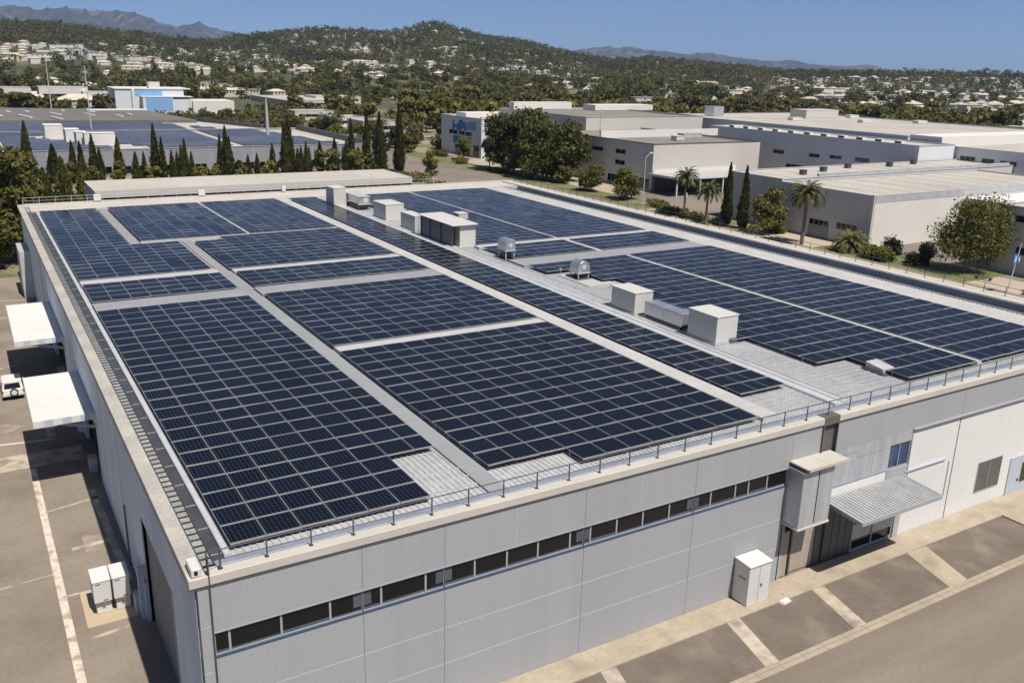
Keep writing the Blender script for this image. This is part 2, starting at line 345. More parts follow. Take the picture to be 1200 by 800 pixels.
# front apron: paving along the wall, asphalt bays, cross strips, kerb
slabthing('front_paving', -3, 79, -3.9, -2.0, .12, M['pave'])
b = MB()
for x in np.arange(-2, 79, 1.6): b.box(x, x+.03, -3.88, -2.05, .118, .124)
b.box(-3, 79, -3.02, -3.0, .118, .124)
tag(b.build('paving_joint', M['kerb']), kind='structure')
b = MB(); b.quad((-3,-8.1,.012),(56.2,-8.1,.012),(56.2,-3.9,.012),(-3,-3.9,.012)); tag(b.build('parking_bay', M['pad']), kind='structure')
for x in (18.5, 27.95, 35.4): 
    b = MB(); b.quad((x-1.1,-8.1,.018),(x-.05,-8.1,.018),(x+1.0,-3.9,.018),(x-.05,-3.9,.018)); tag(b.build('bay_strip', M['worn']), kind='structure')
b = MB(); b.quad((43.6,-8.1,.018),(45.5,-8.1,.018),(47.0,-3.9,.018),(44.9,-3.9,.018)); tag(b.build('bay_strip', M['pave']), kind='structure')
b = MB(); b.box(56.2, 90, -8.1, -3.9, -.1, .13); tag(b.build('corner_paving', M['pave']), kind='structure')
slabthing('front_kerb', -3, 90, -8.75, -8.1, .10, M['kerb'])
b = MB(); b.box(-3, 90, -8.44, -8.41, .098, .104); tag(b.build('kerb_joint', M['pad']), kind='structure')
b = MB()
for x in np.arange(-3, 90, 1.8): b.box(x, x+.03, -8.74, -8.11, .098, .105)
tag(b.build('kerb_joint', M['pad']), kind='structure')
# left yard: worn painted lines
def line(pts, wd, m='worn', z=.012):
    b = MB()
    for (xa,ya),(xb,yb) in zip(pts, pts[1:]):
        d = Vector((xb-xa, yb-ya)).normalized(); n = Vector((-d.y, d.x))*wd/2
        b.quad((xa-n.x,ya-n.y,z),(xb-n.x,yb-n.y,z),(xb+n.x,yb+n.y,z),(xa+n.x,ya+n.y,z))
    return tag(b.build('yard_line', M[m]), kind='structure')
line([(-6.15,-10),(-6.3,14),(-6.42,30.6),(-6.5,39)], .46, 'wornline')
sheet('yard_strip', -13, -2.6, 39.3, 42.4, .011, M['worn'])
line([(-9,45.4),(-4.5,44.7)], .3, 'wornline', z=.013); line([(-9,66.6),(-4.5,68.6)], .35, z=.013); line([(-9,88.8),(-2.4,88.8)], .3, z=.013); line([(-9,98.2),(-2.4,97.4)], .3, z=.013)
line([(-4.6,44.7),(-4.4,58)], .7, z=.014); line([(-6.3,30.5),(-2.3,31.4)], .25, z=.013); line([(-5.4,12.8),(-3.2,13.1)], .3, z=.014)
line([(-9.5,0.5),(-6.4,1.4)], .22, z=.013); line([(-12,20.6),(-6.5,21.2)], .14, z=.013); line([(-2.5,18.2),(-2.9,33)], .5, z=.013); line([(-6.3,18.1),(-5.4,18.1)], .25, z=.014); line([(-5.2,24.0),(-2.4,24.2)], .45, z=.014)
for x0,x1,y0,y1 in ((-4.6,-2.7,22.5,25.6),(-4.7,-2.9,37,38.6),(-10,-7,48,50.5),(-12,-8.5,3,9)):
    b = MB(); cx, cy_ = (x0+x1)/2, (y0+y1)/2; k = [(cx+(x1-x0)/2*math.cos(a)*(1+.3*math.sin(3*a+x0)), cy_+(y1-y0)/2*math.sin(a)*(1+.25*math.cos(4*a+y0))) for a in np.linspace(0,6.28,17)[:-1]]
    b.v = [(u,v,.0085) for u,v in k]; b.f = [tuple(range(16))]; b.m = [0]; tag(b.build('dust_patch', M['dust']), kind='structure')
b = MB(); b.box(-5.4,-2.55,13.9,18.1,-.05,.08); tag(b.build('cabinet_slab', M['slab'], bev=.02), kind='structure')

# ---------------------------------------------------------------- air
hz = MB(); hz.box(-12500, 12500, -12500, 12500, -60, 700)
hm = bpy.data.materials.new('haze_air'); hm.use_nodes = True; nt = hm.node_tree
nt.nodes.remove(nt.nodes['Principled BSDF']); pv = nt.nodes.new('ShaderNodeVolumePrincipled')
pv.inputs['Color'].default_value = (.47,.65,1.,1); pv.inputs['Density'].default_value = 4.5e-5; pv.inputs['Anisotropy'].default_value = .2
nt.links.new(pv.outputs[0], nt.nodes['Material Output'].inputs['Volume'])
tag(hz.build('haze', hm), kind='stuff', label='thin blue haze over the valley and hills', cat='haze')
# ---------------------------------------------------------------- the warehouse with the solar roof
T = 11.0                                             # parapet top and panel plane
W = thing('warehouse', 'large grey flat-roofed warehouse with solar roof and long window band, in the foreground', 'warehouse', (-2,-2,0))
def part(name, m, parent=W, bev=0): return lambda b: b.build(name, m, parent, bev)
# front wall in precast panels with a long window band (x -1.4 … 33.9, z 6.95 … 8.15)
XS = [-1.95, -1.42, 5.45, 9.77, 18.25, 26.15, 34.06]
b = MB()
for a, c in zip(XS, XS[1:]):
    if a < -1.5: b.box(a+.012, c-.012, -2, -1.7, 0, 10.55); continue
    b.box(a+.012, c-.012, -2, -1.7, 0, 6.95); b.box(a+.012, c-.012, -2, -1.7, 8.15, 10.55)
b.box(34.06+.01, 36.7, -2, -1.7, 8.5, 10.55); b.box(38.05, 51.76, -2.0, -1.7, 8.42, 10.55); b.box(51.79, 79.8, -2.0, -1.7, 8.42, 10.55)
b.box(33.95, 34.3, -2, -1.7, 0, 8.5)
b.build('front_wall', M['stucco'], W)
b = MB(); b.box(-1.98, 34.3, -1.7, -1.5, 0, 6.9); b.box(-1.98, 80, -1.7, -1.5, 8.3, 10.5); b.box(34.3, 46.4, -1.3, -1.2, 0, 8.3); b.build('wall_backing', M['sealdark'], W)
for z in (4.62, 2.52):
    b = MB()
    for a, c in zip(XS[1:], XS[2:]): b.box(a+.02, c-.02, -2.004, -1.99, z-.018, z+.018)
    b.build('wall_joint', M['seal'], W)
for z in (8.5, 6.2, 4.1, 2.1):
    b = MB(); b.box(-1.93, -1.45, -2.004, -1.99, z-.012, z+.012); b.build('corner_joint', M['seal'], W)
b = MB()
for x in (13.9, 22.1, 30.1, 43.0): b.box(x-.008, x+.008, -2.0035, -1.99, 8.45, 10.5)
b.build('upper_joint', M['seal'], W)
b = MB()
for x in XS[1:]: b.box(x-.016, x+.016, -1.99, -1.6, 0, 10.55)
b.box(51.76, 51.79, -1.99, -1.6, 0, 10.55)
b.build('panel_seam', M['sealdark'], W)
b = MB(); b.box(-1.4, 34.0, -2.035, -1.9, 6.89, 6.952); b.build('window_sill', M['sillshade'], W)
b = MB(); b.box(-1.4, 34.0, -2.03, -1.95, 8.11, 8.155); b.box(33.92, 34.05, -2.03, -1.7, 6.9, 8.15); b.build('window_lintel', M['frame'], W)
WX = [-1.40, -.75, 1.55, 3.85, 5.45, 6.4, 8.75, 9.77, 11.5, 13.4, 15.3, 17.35, 18.25, 18.7, 20.5, 22.35, 24.3, 26.15, 27.5, 29.5, 30.6, 32.2, 33.93]
for a, c in zip(WX, WX[1:]):
    b = MB(); b.box(a, a+.05, -1.93, -1.84, 6.952, 8.11); b.box(c-.05, c, -1.93, -1.84, 6.952, 8.11); b.box(a+.05, c-.05, -1.93, -1.84, 6.952, 7.01); b.box(a+.05, c-.05, -1.93, -1.84, 8.06, 8.11)
    f = b.build('window', M['frame'], W)
    b = MB(); b.box(a+.05, c-.05, -1.88, -1.86, 7.01, 8.06); b.build('pane', M['glass'], f)
    b = MB(); b.box(a+.05, c-.05, -1.888, -1.88, 7.01, 7.01+random.uniform(.08,.2))
    if any(abs(a-q) < .01 for q in XS[2:]): b.box(a+.05, a+.45, -1.889, -1.881, 7.25, 8.06)
    if any(abs(c-q) < .01 for q in XS[2:]): b.box(c-.45, c-.05, -1.889, -1.881, 7.25, 8.06)
    b.build('reveal', M['slate'], f)
# copings and parapets
b = MB(); b.box(-2.28, 80.3, -2.1, -1.4, 10.56, T); b.build('front_coping', M['coping'], W, .025)
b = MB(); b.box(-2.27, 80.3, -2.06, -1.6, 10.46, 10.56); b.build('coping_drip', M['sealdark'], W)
b = MB(); b.box(-2.28, -1.52, -1.4, 110, 10.5, T-.01); b.build('side_coping', M['sidecop'], W, .02)
b = MB(); b.box(-1.5, 78, 103.6, 109.3, 10.3, 10.86); b.box(-1.52, 80.3, 109.3, 110.1, 10.3, T+.05); b.build('back_coping', M['coping'], W)
b = MB(); b.box(78.1, 80.3, -1.4, 109.3, 10.45, T); b.build('far_coping', M['coping'], W)
b = MB(); b.box(-1.5, 78.1, -1.4, -1.28, 9.7, 10.95); b.box(77.98, 78.1, -1.28, 103.6, 10.1, 10.9); b.build('parapet_lining', M['galvdull'], W)
b = MB(); b.box(80, 80.2, -1.9, 110, 0, 10.5); b.box(-1.9, 80.2, 109.8, 110, 0, 10.4); b.build('outer_wall', M['stucco'], W)
# left side wall with the roller door opening
b = MB(); b.box(-2, -1.7, -1.69, 4.6, 0, 10.5); b.box(-2, -1.7, 4.6, 12.9, 6.7, 10.5)
for a, c in ((12.9, 33.9),(43.5,46.2),(47.6,57),(69.8,109.9)): b.box(-2,-1.7,a,c,0,10.5)
b.box(-2,-1.7,33.9,43.5,4.6,10.5); b.box(-2,-1.7,46.2,47.6,4.2,10.5); b.box(-2,-1.7,57,69.8,4.6,10.5)
b.build('side_wall', M['stucco_skyfill'], W)
b = MB()
for y in (21.5, 29.6, 50, 78, 86, 94, 102): b.box(-2.006, -1.98, y-.03, y+.03, 0, 10.5)
b.build('side_seam', M['sealdark'], W)
b = MB(); b.box(-1.55, -1.5, 33.9, 70, 0, 4.8); b.build('dock_opening', M['black'], W)
b = MB()
for k in range(33): b.box(-1.86 + (.02 if k%2 else 0), -1.8, 4.6, 12.9, k*.2+.02, k*.2+.2)
g = b.build('roller_door', M['garage'], W)
b = MB(); b.box(-2.05, -1.8, 12.9, 13.15, 0, 6.7); b.build('door_jamb', M['frame'], g)
b = MB(); b.box(-2.05,-1.8,4.45,4.6,0,6.7); b.build('door_jamb', M['frame'], g)
b = MB(); b.box(-2.5,-2,13.35,13.75,0,3.4); b.box(-2.7,-2.02,14.0,14.9,0,1.2); b.box(-2.25,-2.02,12.95,13.3,0,2.6); b.build('wall_box', M['bluedoor'], W, .02)
b = MB(); b.tube((-2.12,14.2,1.2),(-2.12,14.2,2.2),.12,8); b.tube((-2.1,20,0),(-2.1,20,4.4),.05,8); b.build('wall_pipe', M['darkmetal'], W)
b = MB(); b.box(-3.3,-2.03,98,105,0,6.4); b.build('side_annex', M['galvdull'], W)
b = MB(); b.tube((-1.44,-2.09,T+.95),(-1.44,-2.09,.1),.035,6); b.build('corner_pipe', M['rail'], W)
# roof deck: ribbed sheet, gutters, flashings
b = MB(); n0 = 0; x = 0.; prof = []
while x < 75.0:
    prof += [(x,10.60),(x+.20,10.60),(x+.235,10.655),(x+.30,10.655)]; x += .335
prof.append((75.05,10.60))
for (xa,za),(xb,zb) in zip(prof, prof[1:]): b.quad((xa,-.5,za),(xb,-.5,zb),(xb,103.6,zb),(xa,103.6,za))
b.build('roof_deck', M['deck'], W)
b = MB()
b = MB(); b.box(70.85,75.0,-.4,103.3,10.6,10.70)
y = -.3
while y < 103: b.box(70.85,75.0,y,y+.22,10.70,10.75); y += .5
b.build('edge_sheet', M['ridge'], W)
b = MB()
for y in np.arange(.4, 8, .62): b.box(40.8, 49.5, y, y+.05, 10.6, 10.668)
b.build('sheet_lap', M['galvdull'], W); b = MB()
for y in np.arange(.2, 5.2, .62): b.box(33.4, 39.8, y, y+.05, 10.6, 10.668)
b.build('sheet_lap', M['galvdull'], W); b = MB()
for y in (.9, 1.9, 3.0): b.box(9.9, 13.2, y, y+.07, 10.6, 10.69)
b.build('sheet_lap', M['galvdull'], W)
b = MB(); b.box(-1.5, 78, -1.28, -.5, 9.6, 10.74); b.build('front_gutter', M['gutter_shade'], W)
b = MB(); b.box(-.92, -.40, -.5, 103.5, 10.0, 10.74); b.build('side_gutter', M['gutter'], W)
b = MB(); b.box(75.15, 77.98, -.5, 103.5, 10.0, 10.2); b.build('street_side_gutter', M['gutter'], W)
b = MB()
for y in np.arange(0, 103, 2.6): b.box(-.91, -.41, y, y+.05, 10.74, 10.75)
b.build('gutter_joint', M['galvdull'], W)
b = MB()
pr = [(-.40,10.25),(-.40,10.86),(-.36,10.90),(-.28,10.92),(-.16,10.91),(-.07,10.84),(-.02,10.70),(-.02,10.25)]
b.prism([(u,w) for u,w in pr], 'y', -.5, 103.5); b.build('edge_flashing', M['galv'], W)
b = MB(); b.box(75.05, 75.15, -.5, 103.5, 10.0, 10.85); b.box(70.62,70.8,0,103.4,10.6,10.82); b.build('far_flashing', M['galvdull'], W)
b = MB(); b.box(-1.52,-.93,-.5,103.5,10.1,10.6); b.build('side_ledge', M['galvdull'], W)
# walkways
def boards(x0,x1,y0,y1,zt_=10.73):
    b = MB(); b.box(x0,x1,y0,y1,10.6,zt_); o = b.build('walkway', M['walk'], W)
    b = MB()
    if y1-y0 > x1-x0:
        for y in np.arange(y0+1.2, y1, 2.4): b.box(x0+.02, x1-.02, y, y+.03, zt_-.01, zt_+.004)
    else:
        for x in np.arange(x0+1.2, x1, 2.4): b.box(x, x+.03, y0+.02, y1-.02, zt_-.01, zt_+.004)
    b.build('board_joint', M['walkjoint'], o)
boards(13.15,14.25,-.4,44.6); boards(.05,13.1,44.5,47.6,10.9); boards(14.3,33.2,44.5,47.6,10.9); boards(13.15,14.25,44.62,47.38); boards(13.15,14.25,47.4,74.9); boards(7.5,8.5,72.7,103.3); boards(12.8,17.3,74.2-1.6,74.9) if False else None
boards(43.2,70.4,44.9,48.3,10.9)
for q in ((.05,13.0,55.0,56.95,10.66,10.92),(14.4,33.1,54.8,56.3,10.66,10.92),(14.5,33.1,24.75,26.15,10.66,10.92),(43.6,70.3,55.8,57.1,10.66,10.92),(14.3,17.4,72.6,74.7,10.66,10.70),(55.42,55.88,57.1,102,10.66,10.92),(56.95,57.56,.6,44.7,10.66,10.92),(55.65,56.45,48.4,55.7,10.66,10.9),(21.32,21.63,75.3,103.2,10.66,10.92),(8.6,21.3,74.86,75.26,10.66,10.92),(21.65,33.0,74.6,75.24,10.66,10.92)):
    b = MB(); b.box(*q); b.build('roof_strip', M['deckflat'], W)
# raised ridge strips
b = MB()
b.prism([(33.35,10.6),(33.4,10.86),(33.75,10.96),(33.82,10.93),(34.1,11.0),(34.5,11.0),(34.75,10.93),(34.8,10.86),(34.85,10.6)], 'y', 0, 103.5)
b.build('roof_ridge', M['ridge'], W)
b = MB(); b.prism([(39.75,10.6),(39.8,10.82),(40.0,10.9),(40.12,10.78),(40.45,10.78),(40.55,10.92),(40.85,10.9),(40.9,10.6)], 'y', -.3, 103.5); b.build('service_gutter', M['galv'], W)
b = MB(); b.tube((40.98,.3,10.78),(40.98,9,10.78),.09,8); b.tube((41.35,.3,10.74),(41.35,20,10.74),.05,6); b.tube((42.9,14,10.74),(42.9,57,10.74),.05,6); b.build('roof_pipe', M['galvdull'], W)
# small white roller at the corner of the roof
t = thing('roof_camera', 'small white camera housing on the cream coping at the near roof corner', 'camera', (-1.95,-1.75,T))
b = MB(); b.box(-2.12,-1.7,-1.98,-.9,T+.02,T+.42); b.build('housing', M['whitebox'], t, .04)
b = MB(); b.box(-2.0,-1.85,-1.99,-1.97,T+.12,T+.32); b.build('lens', M['glass'], t)
b = MB(); b.tube((-2.0,-.8,T),(-1.75,-.8,T+.3),.05,6); b.build('bracket', M['tile'], t)
# facade right of the window band
b = MB(); b.box(36.7,38.05,-1.85,-1.7,8.42,10.9); b.box(36.66,36.72,-2.12,-1.4,8.42,T+.02); b.box(38.02,38.08,-2.12,-1.4,8.42,T+.02); b.box(36.72,38.02,-2.125,-1.4,10.5,T+.012); b.build('rainwater_slot', M['slot'], W)
b = MB(); b.box(46.3,79.8,-1.95,-1.7,0,8.36); b.box(38.2,46.3,-1.95,-1.7,4.95,5.75); b.build('white_wall', M['whitewall'], W)
b = MB(); b.box(46.2,79.8,-2.16,-1.95,8.36,8.44); b.box(46.24,46.34,-2.02,-1.95,5.0,8.36); b.build('ledge_trim', M['frame'], W)
b = MB()
for x0,x1,z0,z1 in ((38.15,40.5,5.75,7.86),(40.52,42.2,5.75,7.45),(42.22,43.95,5.75,7.45),(40.52,42.2,7.48,8.40),(42.22,43.95,7.48,8.40),(38.15,40.5,7.9,8.4),(43.97,46.2,7.6,8.4),(43.97,46.2,5.0,5.72)): b.box(x0,x1,-2.02,-1.8,z0,z1)
b.build('metal_cladding', M['clad'], W)
b = MB(); b.box(43.97,46.2,-1.96,-1.85,5.74,5.82); b.box(43.97,46.2,-1.96,-1.85,7.5,7.58); b.box(43.97,44.05,-1.96,-1.85,5.82,7.5); b.box(46.12,46.2,-1.96,-1.85,5.82,7.5); b.box(45.05,45.12,-1.96,-1.85,5.82,7.5); f = b.build('window', M['frame'], W)
b = MB(); b.box(44.05,46.12,-1.9,-1.87,5.82,7.5); b.build('pane', M['blueglass'], f)
# entrance under the canopy
b = MB(); b.box(38.35,41.2,-1.93,-1.8,0.12,4.95); f = b.build('sliding_door', M['darkdoor'], W)
b = MB()
for x in (39.1,39.8,40.5): b.box(x,x+.02,-1.945,-1.93,.15,4.9)
b.build('door_seam', M['black'], f)
b = MB()
for x in (41.2,43.35,45.5): b.box(x,x+.09,-1.98,-1.8,.12,4.2)
b.box(41.29,45.5,-1.975,-1.8,.12,.3); b.box(41.29,45.5,-1.975,-1.8,2.15,2.22); b.box(41.29,45.5,-1.975,-1.8,4.1,4.2)
f = b.build('glass_door', M['frame'], W)
b = MB(); b.box(41.29,45.5,-1.9,-1.86,2.22,4.1); b.box(41.29,45.5,-1.9,-1.86,.3,1.0); b.build('pane', M['glass'], f)
b = MB(); b.box(41.29,45.5,-1.91,-1.86,1.0,2.15); b.build('lower_panel', M['galvdull'], f)
b = MB(); b.box(45.6,46.2,-2.1,-1.7,.1,5.0); b.build('door_post', M['clad'], W)
b = MB(); b.box(34.3,38.35,-1.45,-1.35,0,8.4); b.build('recess', M['darkmetal'], W)
b = MB(); b.box(35.25,37.6,-1.75,-1.6,.12,3.9); b.box(34.35,34.95,-1.9,-1.6,.12,3.4); f = b.build('brown_door', M['brown'], W)
b = MB(); b.box(35.1,35.22,-1.95,-1.6,.12,4.3); b.build('door_jamb', M['slot'], f)
b = MB(); b.box(37.65,38.3,-1.8,-1.6,.12,4.3); b.build('door_jamb', M['slot'], f)
b = MB(); b.box(33.9,36.7,-3.3,-1.8,4.45,8.3); o = b.build('wall_locker', M['clad'], W, .03)
b = MB(); b.box(35.27,35.32,-3.33,-3.29,4.6,8.2); b.build('locker_seam', M['black'], o)
b = MB(); b.box(33.85,36.75,-3.36,-1.8,4.3,4.45); b.build('locker_base', M['coping'], o, .02)
b = MB(); b.tube((36.1,-2.8,4.0),(36.1,-2.8,4.3),.12,8); b.tube((35.6,-2.8,3.95),(36.4,-2.8,3.95),.07,8); b.build('locker_pipe', M['galvdull'], o)
b = MB(); b.box(33.95,37.65,-3.6,-2.0,8.52,8.62); b.box(33.95,37.65,-3.64,-3.58,8.50,8.68); b.box(35.75,35.79,-3.6,-2.0,8.62,8.63); b.build('locker_shelf', M['coping'], W)
# corrugated canopy over the entrance
b = MB()
x = 37.7
while x < 45.6:
    b.hexa([(x,-5.15,4.78),(x+.17,-5.15,4.78),(x+.17,-2.0,5.0),(x,-2.0,5.0),(x,-5.15,4.83),(x+.17,-5.15,4.83),(x+.17,-2.0,5.06),(x,-2.0,5.06)])
    b.hexa([(x+.17,-5.15,4.75),(x+.31,-5.15,4.75),(x+.31,-2.0,4.98),(x+.17,-2.0,4.98),(x+.17,-5.15,4.78),(x+.31,-5.15,4.78),(x+.31,-2.0,5.01),(x+.17,-2.0,5.01)]); x += .31
o = b.build('entrance_canopy', M['canopysheet'], W)
b = MB(); b.box(37.6,45.7,-5.25,-5.15,4.6,4.86); b.hexa([(37.55,-5.2,4.62),(37.68,-5.2,4.62),(37.68,-2.0,4.86),(37.55,-2.0,4.86),(37.55,-5.2,4.88),(37.68,-5.2,4.88),(37.68,-2.0,5.12),(37.55,-2.0,5.12)])
b.hexa([(45.62,-5.2,4.62),(45.75,-5.2,4.62),(45.75,-2.0,4.86),(45.62,-2.0,4.86),(45.62,-5.2,4.88),(45.75,-5.2,4.88),(45.75,-2.0,5.12),(45.62,-2.0,5.12)])
b.build('canopy_frame', M['frame'], o)
# pipes, louvre and blue door on the white wall
b = MB(); b.box(46.0,50.7,-2.06,-1.94,5.12,5.24); b.box(46.0,46.08,-2.06,-1.94,4.6,5.12); b.box(46.35,46.41,-2.04,-1.94,4.7,5.3); b.build('wall_bracket', M['bluedoor'], W)
b = MB(); b.box(51.2,51.3,-2.02,-1.94,2.1,4.9); b.box(51.74,51.77,-1.955,-1.94,0,8.36); b.build('wall_strip', M['seal'], W)
b = MB(); b.box(55.2,58.35,-1.99,-1.9,1.3,1.36); b.box(55.2,58.35,-1.99,-1.9,3.8,3.86); b.box(55.2,55.26,-1.99,-1.9,1.36,3.8); b.box(58.29,58.35,-1.99,-1.9,1.36,3.8); b.box(56.74,56.8,-1.99,-1.9,1.36,3.8); f = b.build('window', M['frame'], W)
b = MB(); b.box(55.26,58.29,-1.96,-1.94,1.36,3.8); b.build('shutter', M['slot'], f)
b = MB(); b.box(59.6,63,-2.03,-1.9,.12,3.3); f = b.build('steel_door', M['bluedoor'], W)
b = MB(); b.box(61.3,62.6,-2.04,-2.02,.9,2.6); b.build('pane', M['glass'], f)
b = MB(); b.box(60.9,61.0,-2.1,-2.03,1.1,1.3); b.build('handle', M['black'], f)

# ---------------------------------------------------------------- canopies over the loading docks
def dock_canopy(label, y0, y1):
    t = thing('dock_canopy', label, 'canopy', (-4,y0,6), 0, 'canopies over the loading docks')
    b = MB(); b.box(-6.1,-2.02,y0,y1,5.82,5.95); k = 0
    y = y0+.1
    while y < y1-.1: b.box(-6.0,-2.03,y,y+.05,5.95,5.975); y += .7
    b.build('roof_sheet', M['whiteroof'], t)
    b = MB(); b.box(-6.2,-6.1,y0-.06,y1+.06,5.5,6.0)
    b.box(-6.1,-2.02,y1,y1+.06,5.5,5.96); b.build('fascia', M['whitebox'], t)
    x = -6.1; k = 0
    fr = MB(); f2 = MB()
    while x < -2.1: (fr if k % 2 else f2).box(x, min(x+.62,-2.02), y0-.06, y0, 5.5, 5.99); x += .62; k += 1
    fr.build('fascia', M['bluedoor'], t); f2.build('fascia', M['whitebox'], t)
    b = MB()
    for y in (y0+.4, (y0+y1)/2, y1-.4): b.hexa([(-5.6,y-.06,5.6),(-2.02,y-.06,4.6),(-2.02,y+.06,4.6),(-5.6,y+.06,5.6),(-5.6,y-.06,5.82),(-2.02,y-.06,4.85),(-2.02,y+.06,4.85),(-5.6,y+.06,5.82)])
    b.build('bracket', M['frame'], t)
dock_canopy('white dock canopy nearest the two stacked cabinets', 33.4, 44.4)
dock_canopy('white dock canopy farther back, beyond the parked off-road car', 55.6, 70.5)
# dock bumpers and pier
b = MB(); b.box(-2.45,-2.0,45.2,46.1,0,5.5); b.build('dock_pier', M['whitewall'], W)
b = MB(); b.box(-2.6,-2.0,60,61.2,0,1.3); b.box(-2.6,-2.0,36,37,0,1.2); b.build('dock_bumper', M['galvdull'], W)
# ---------------------------------------------------------------- railings
def railing(label, pts, spacing, z=T, h=.92, m='rail', posts_off=0):
    t = thing('roof_railing', label, 'railing', (*pts[0], z), 0, 'railings round the warehouse roof')
    b = MB(); pm = []
    for (xa,ya),(xb,yb) in zip(pts, pts[1:]):
        for zz, r in ((h,.028),(h*.5,.02)): b.tube((xa,ya,z+zz),(xb,yb,z+zz),r,6)
        L = math.hypot(xb-xa, yb-ya); n = max(1, round(L/spacing))
        for i in range(n+1): pm.append((xa+(xb-xa)*i/n, ya+(yb-ya)*i/n))
    b.build('rail', M[m], t)
    proto = None
    for x, y in pm[:100]:
        if proto is None:
            q = MB(); q.box(-.03,.03,-.022,.022,0,h); q.box(-.09,.09,-.05,.12,.0,.025); q.hexa([(-.02,.02,.02),(.02,.02,.02),(.02,.28,-.08),(-.02,.28,-.08),(-.02,.02,.06),(.02,.02,.06),(.02,.28,-.05),(-.02,.28,-.05)])
            proto = q.build('post', M[m], None)
            o = proto
        else: o = proto.copy(); col.objects.link(o)
        o.parent = t; o.location = (x-pts[0][0], y-pts[0][1], 0)
    return t
railing('steel railing along the cream front coping of the warehouse roof', [(-.85,-1.72),(79.6,-1.72)], 2.0)
railing('steel railing at the far right edge of the warehouse roof, above the street', [(79.6,-1.4),(79.6,109.5)], 2.25)
railing('pale railing along the back edge of the warehouse roof, before the low annex', [(-1.5,109.6),(64,109.6)], 2.1, z=T+.05, m='galvdull')
railing('short railing return at the near roof corner, across the cable ladder', [(-1.45,-1.9),(-.88,-1.75)], 2.0, h=1.0)
for x, lab in ((8.3,'white junction box on the back roof railing, nearer the trees'),(23.4,'white junction box on the back roof railing, before the middle of the annex'),(36.5,'small white junction box on the back roof railing, near the tall vent')):
    t = thing('junction_box', lab, 'junction box', (x,109.4,T))
    b = MB(); s = .5 if x < 30 else .3; b.box(x-s,x+s,109.2,109.5,T+.1,T+1.05); b.build('body', M['whitebox'], t, .03)
    b = MB(); b.box(x-.12,x+.12,109.25,109.4,T+1.05,T+1.2); b.build('cap', M['galvdull'], t)
# cable ladder on the left edge
t = thing('cable_ladder', 'long metal cable ladder running beside the dark gutter on the left roof edge', 'cable ladder', (-1.2,0,T-.3))
b = MB(); b.box(-1.5,-1.46,-1.2,108.5,10.78,10.95); b.box(-.98,-.94,-1.2,108.5,10.78,10.95); b.build('side_rail', M['rail'], t)
b = MB()
for y in np.arange(-1, 108.4, .62): b.box(-1.46,-.98,y,y+.06,10.85,10.89)
b.build('rung', M['rail'], t)
b = MB()
for k, y in enumerate(np.arange(-1, 108, .62)):
    if (k*7+k//5) % 9 not in (4,): b.box(-1.45,-.99,y+.07,y+.6,10.80,10.83)
b.build('cover_plate', M['plate'], t)

# ---------------------------------------------------------------- solar panels
ORD = 'zero first second third fourth fifth sixth seventh eighth ninth tenth eleventh twelfth thirteenth fourteenth fifteenth sixteenth seventeenth eighteenth nineteenth twentieth twenty-first twenty-second twenty-third twenty-fourth twenty-fifth'.split()
PAN = []                                            # x, y, width, depth, block, column, row
def block(name, x0, x1, y0, y1, nc, nr, lastw=1., skip=lambda c, r: False, widths=None):
    ws = widths or [1.]*(nc-1)+[lastw]; tot = sum(ws); xs = [x0]
    for q in ws: xs.append(xs[-1]+(x1-x0)*q/tot)
    dy = (y1-y0)/nr
    for r in range(nr):
        for c in range(nc):
            if not skip(c, r): PAN.append(((xs[c]+xs[c+1])/2, y0+dy*(r+.5), xs[c+1]-xs[c], dy, name, c+1, r+1))
block('front left roof block', 0.02, 12.95, .1, 44.4, 8, 24, .72, lambda c,r: r < 3 and c > 5)
block('front middle roof block', 14.4, 33.05, .1, 24.7, 11, 14, 1., lambda c,r: r == 0 and c < 3)
block('second middle roof block', 14.45, 33.2, 26.2, 44.4, 11, 10)
block('narrow left roof strip', .1, 12.9, 47.75, 54.95, 8, 4, .72)
block('narrow middle roof strip', 14.5, 33.2, 47.7, 54.7, 11, 4)
block('back left roof block', 0, 12.6, 57.0, 102.8, 7, 25, 1., lambda c,r: c > 3 and r > 8)
block('third middle roof block', 14.2, 33.0, 56.4, 74.5, 11, 10, 1., lambda c,r: c < 2 and r > 8)
block('far left middle block', 8.75, 21.3, 75.3, 103.2, 7, 15)
block('far middle block', 21.65, 33.0, 75.3, 103.2, 7, 15, .7)
block('long centre strip', 35.1, 39.45, 3.7, 102.5, 3, 57, widths=[1.15,.85,1.1])
block('far right block', 44.2, 55.4, 57.2, 102.0, 7, 25, 1., lambda c,r: (c == 0 and 9 <= r < 16))
block('far street-side block', 55.9, 70.3, 57.2, 102.3, 8, 25)
block('right narrow strip', 44, 55.6, 48.4, 55.6, 7, 4)
block('street-side narrow strip', 56.5, 70.3, 48.4, 55.7, 8, 4)
def notch(c, r):
    y = .5+44.1/24*(r+.5); x = 43.6+13.2/8*(c+.5)
    return (y < 6.6 and x < 49.2) or (y < 13 and x < 44.6) or (28 < y < 36 and x < 49.0) or (36 <= y < 40.5 and x < 47) or (8 < y < 28 and x < 45.2 and y > 22)
block('right roof block', 43.6, 56.9, .5, 44.6, 8, 24, 1., notch)
block('street-side roof block', 57.6, 70.4, .6, 44.8, 8, 24, 1.)
NAT = Matrix(RM)
def area_px(p):
    d = Vector((p[0], p[1], T)) - CAM; r = d.length
    q = NAT.transposed() @ d
    if q.z > 0 or abs(q.x/-q.z) > .585 or abs(q.y/-q.z) > .39: return 0
    return p[2]*p[3]*abs(d.z)/r**3
PAN.sort(key=area_px, reverse=True)
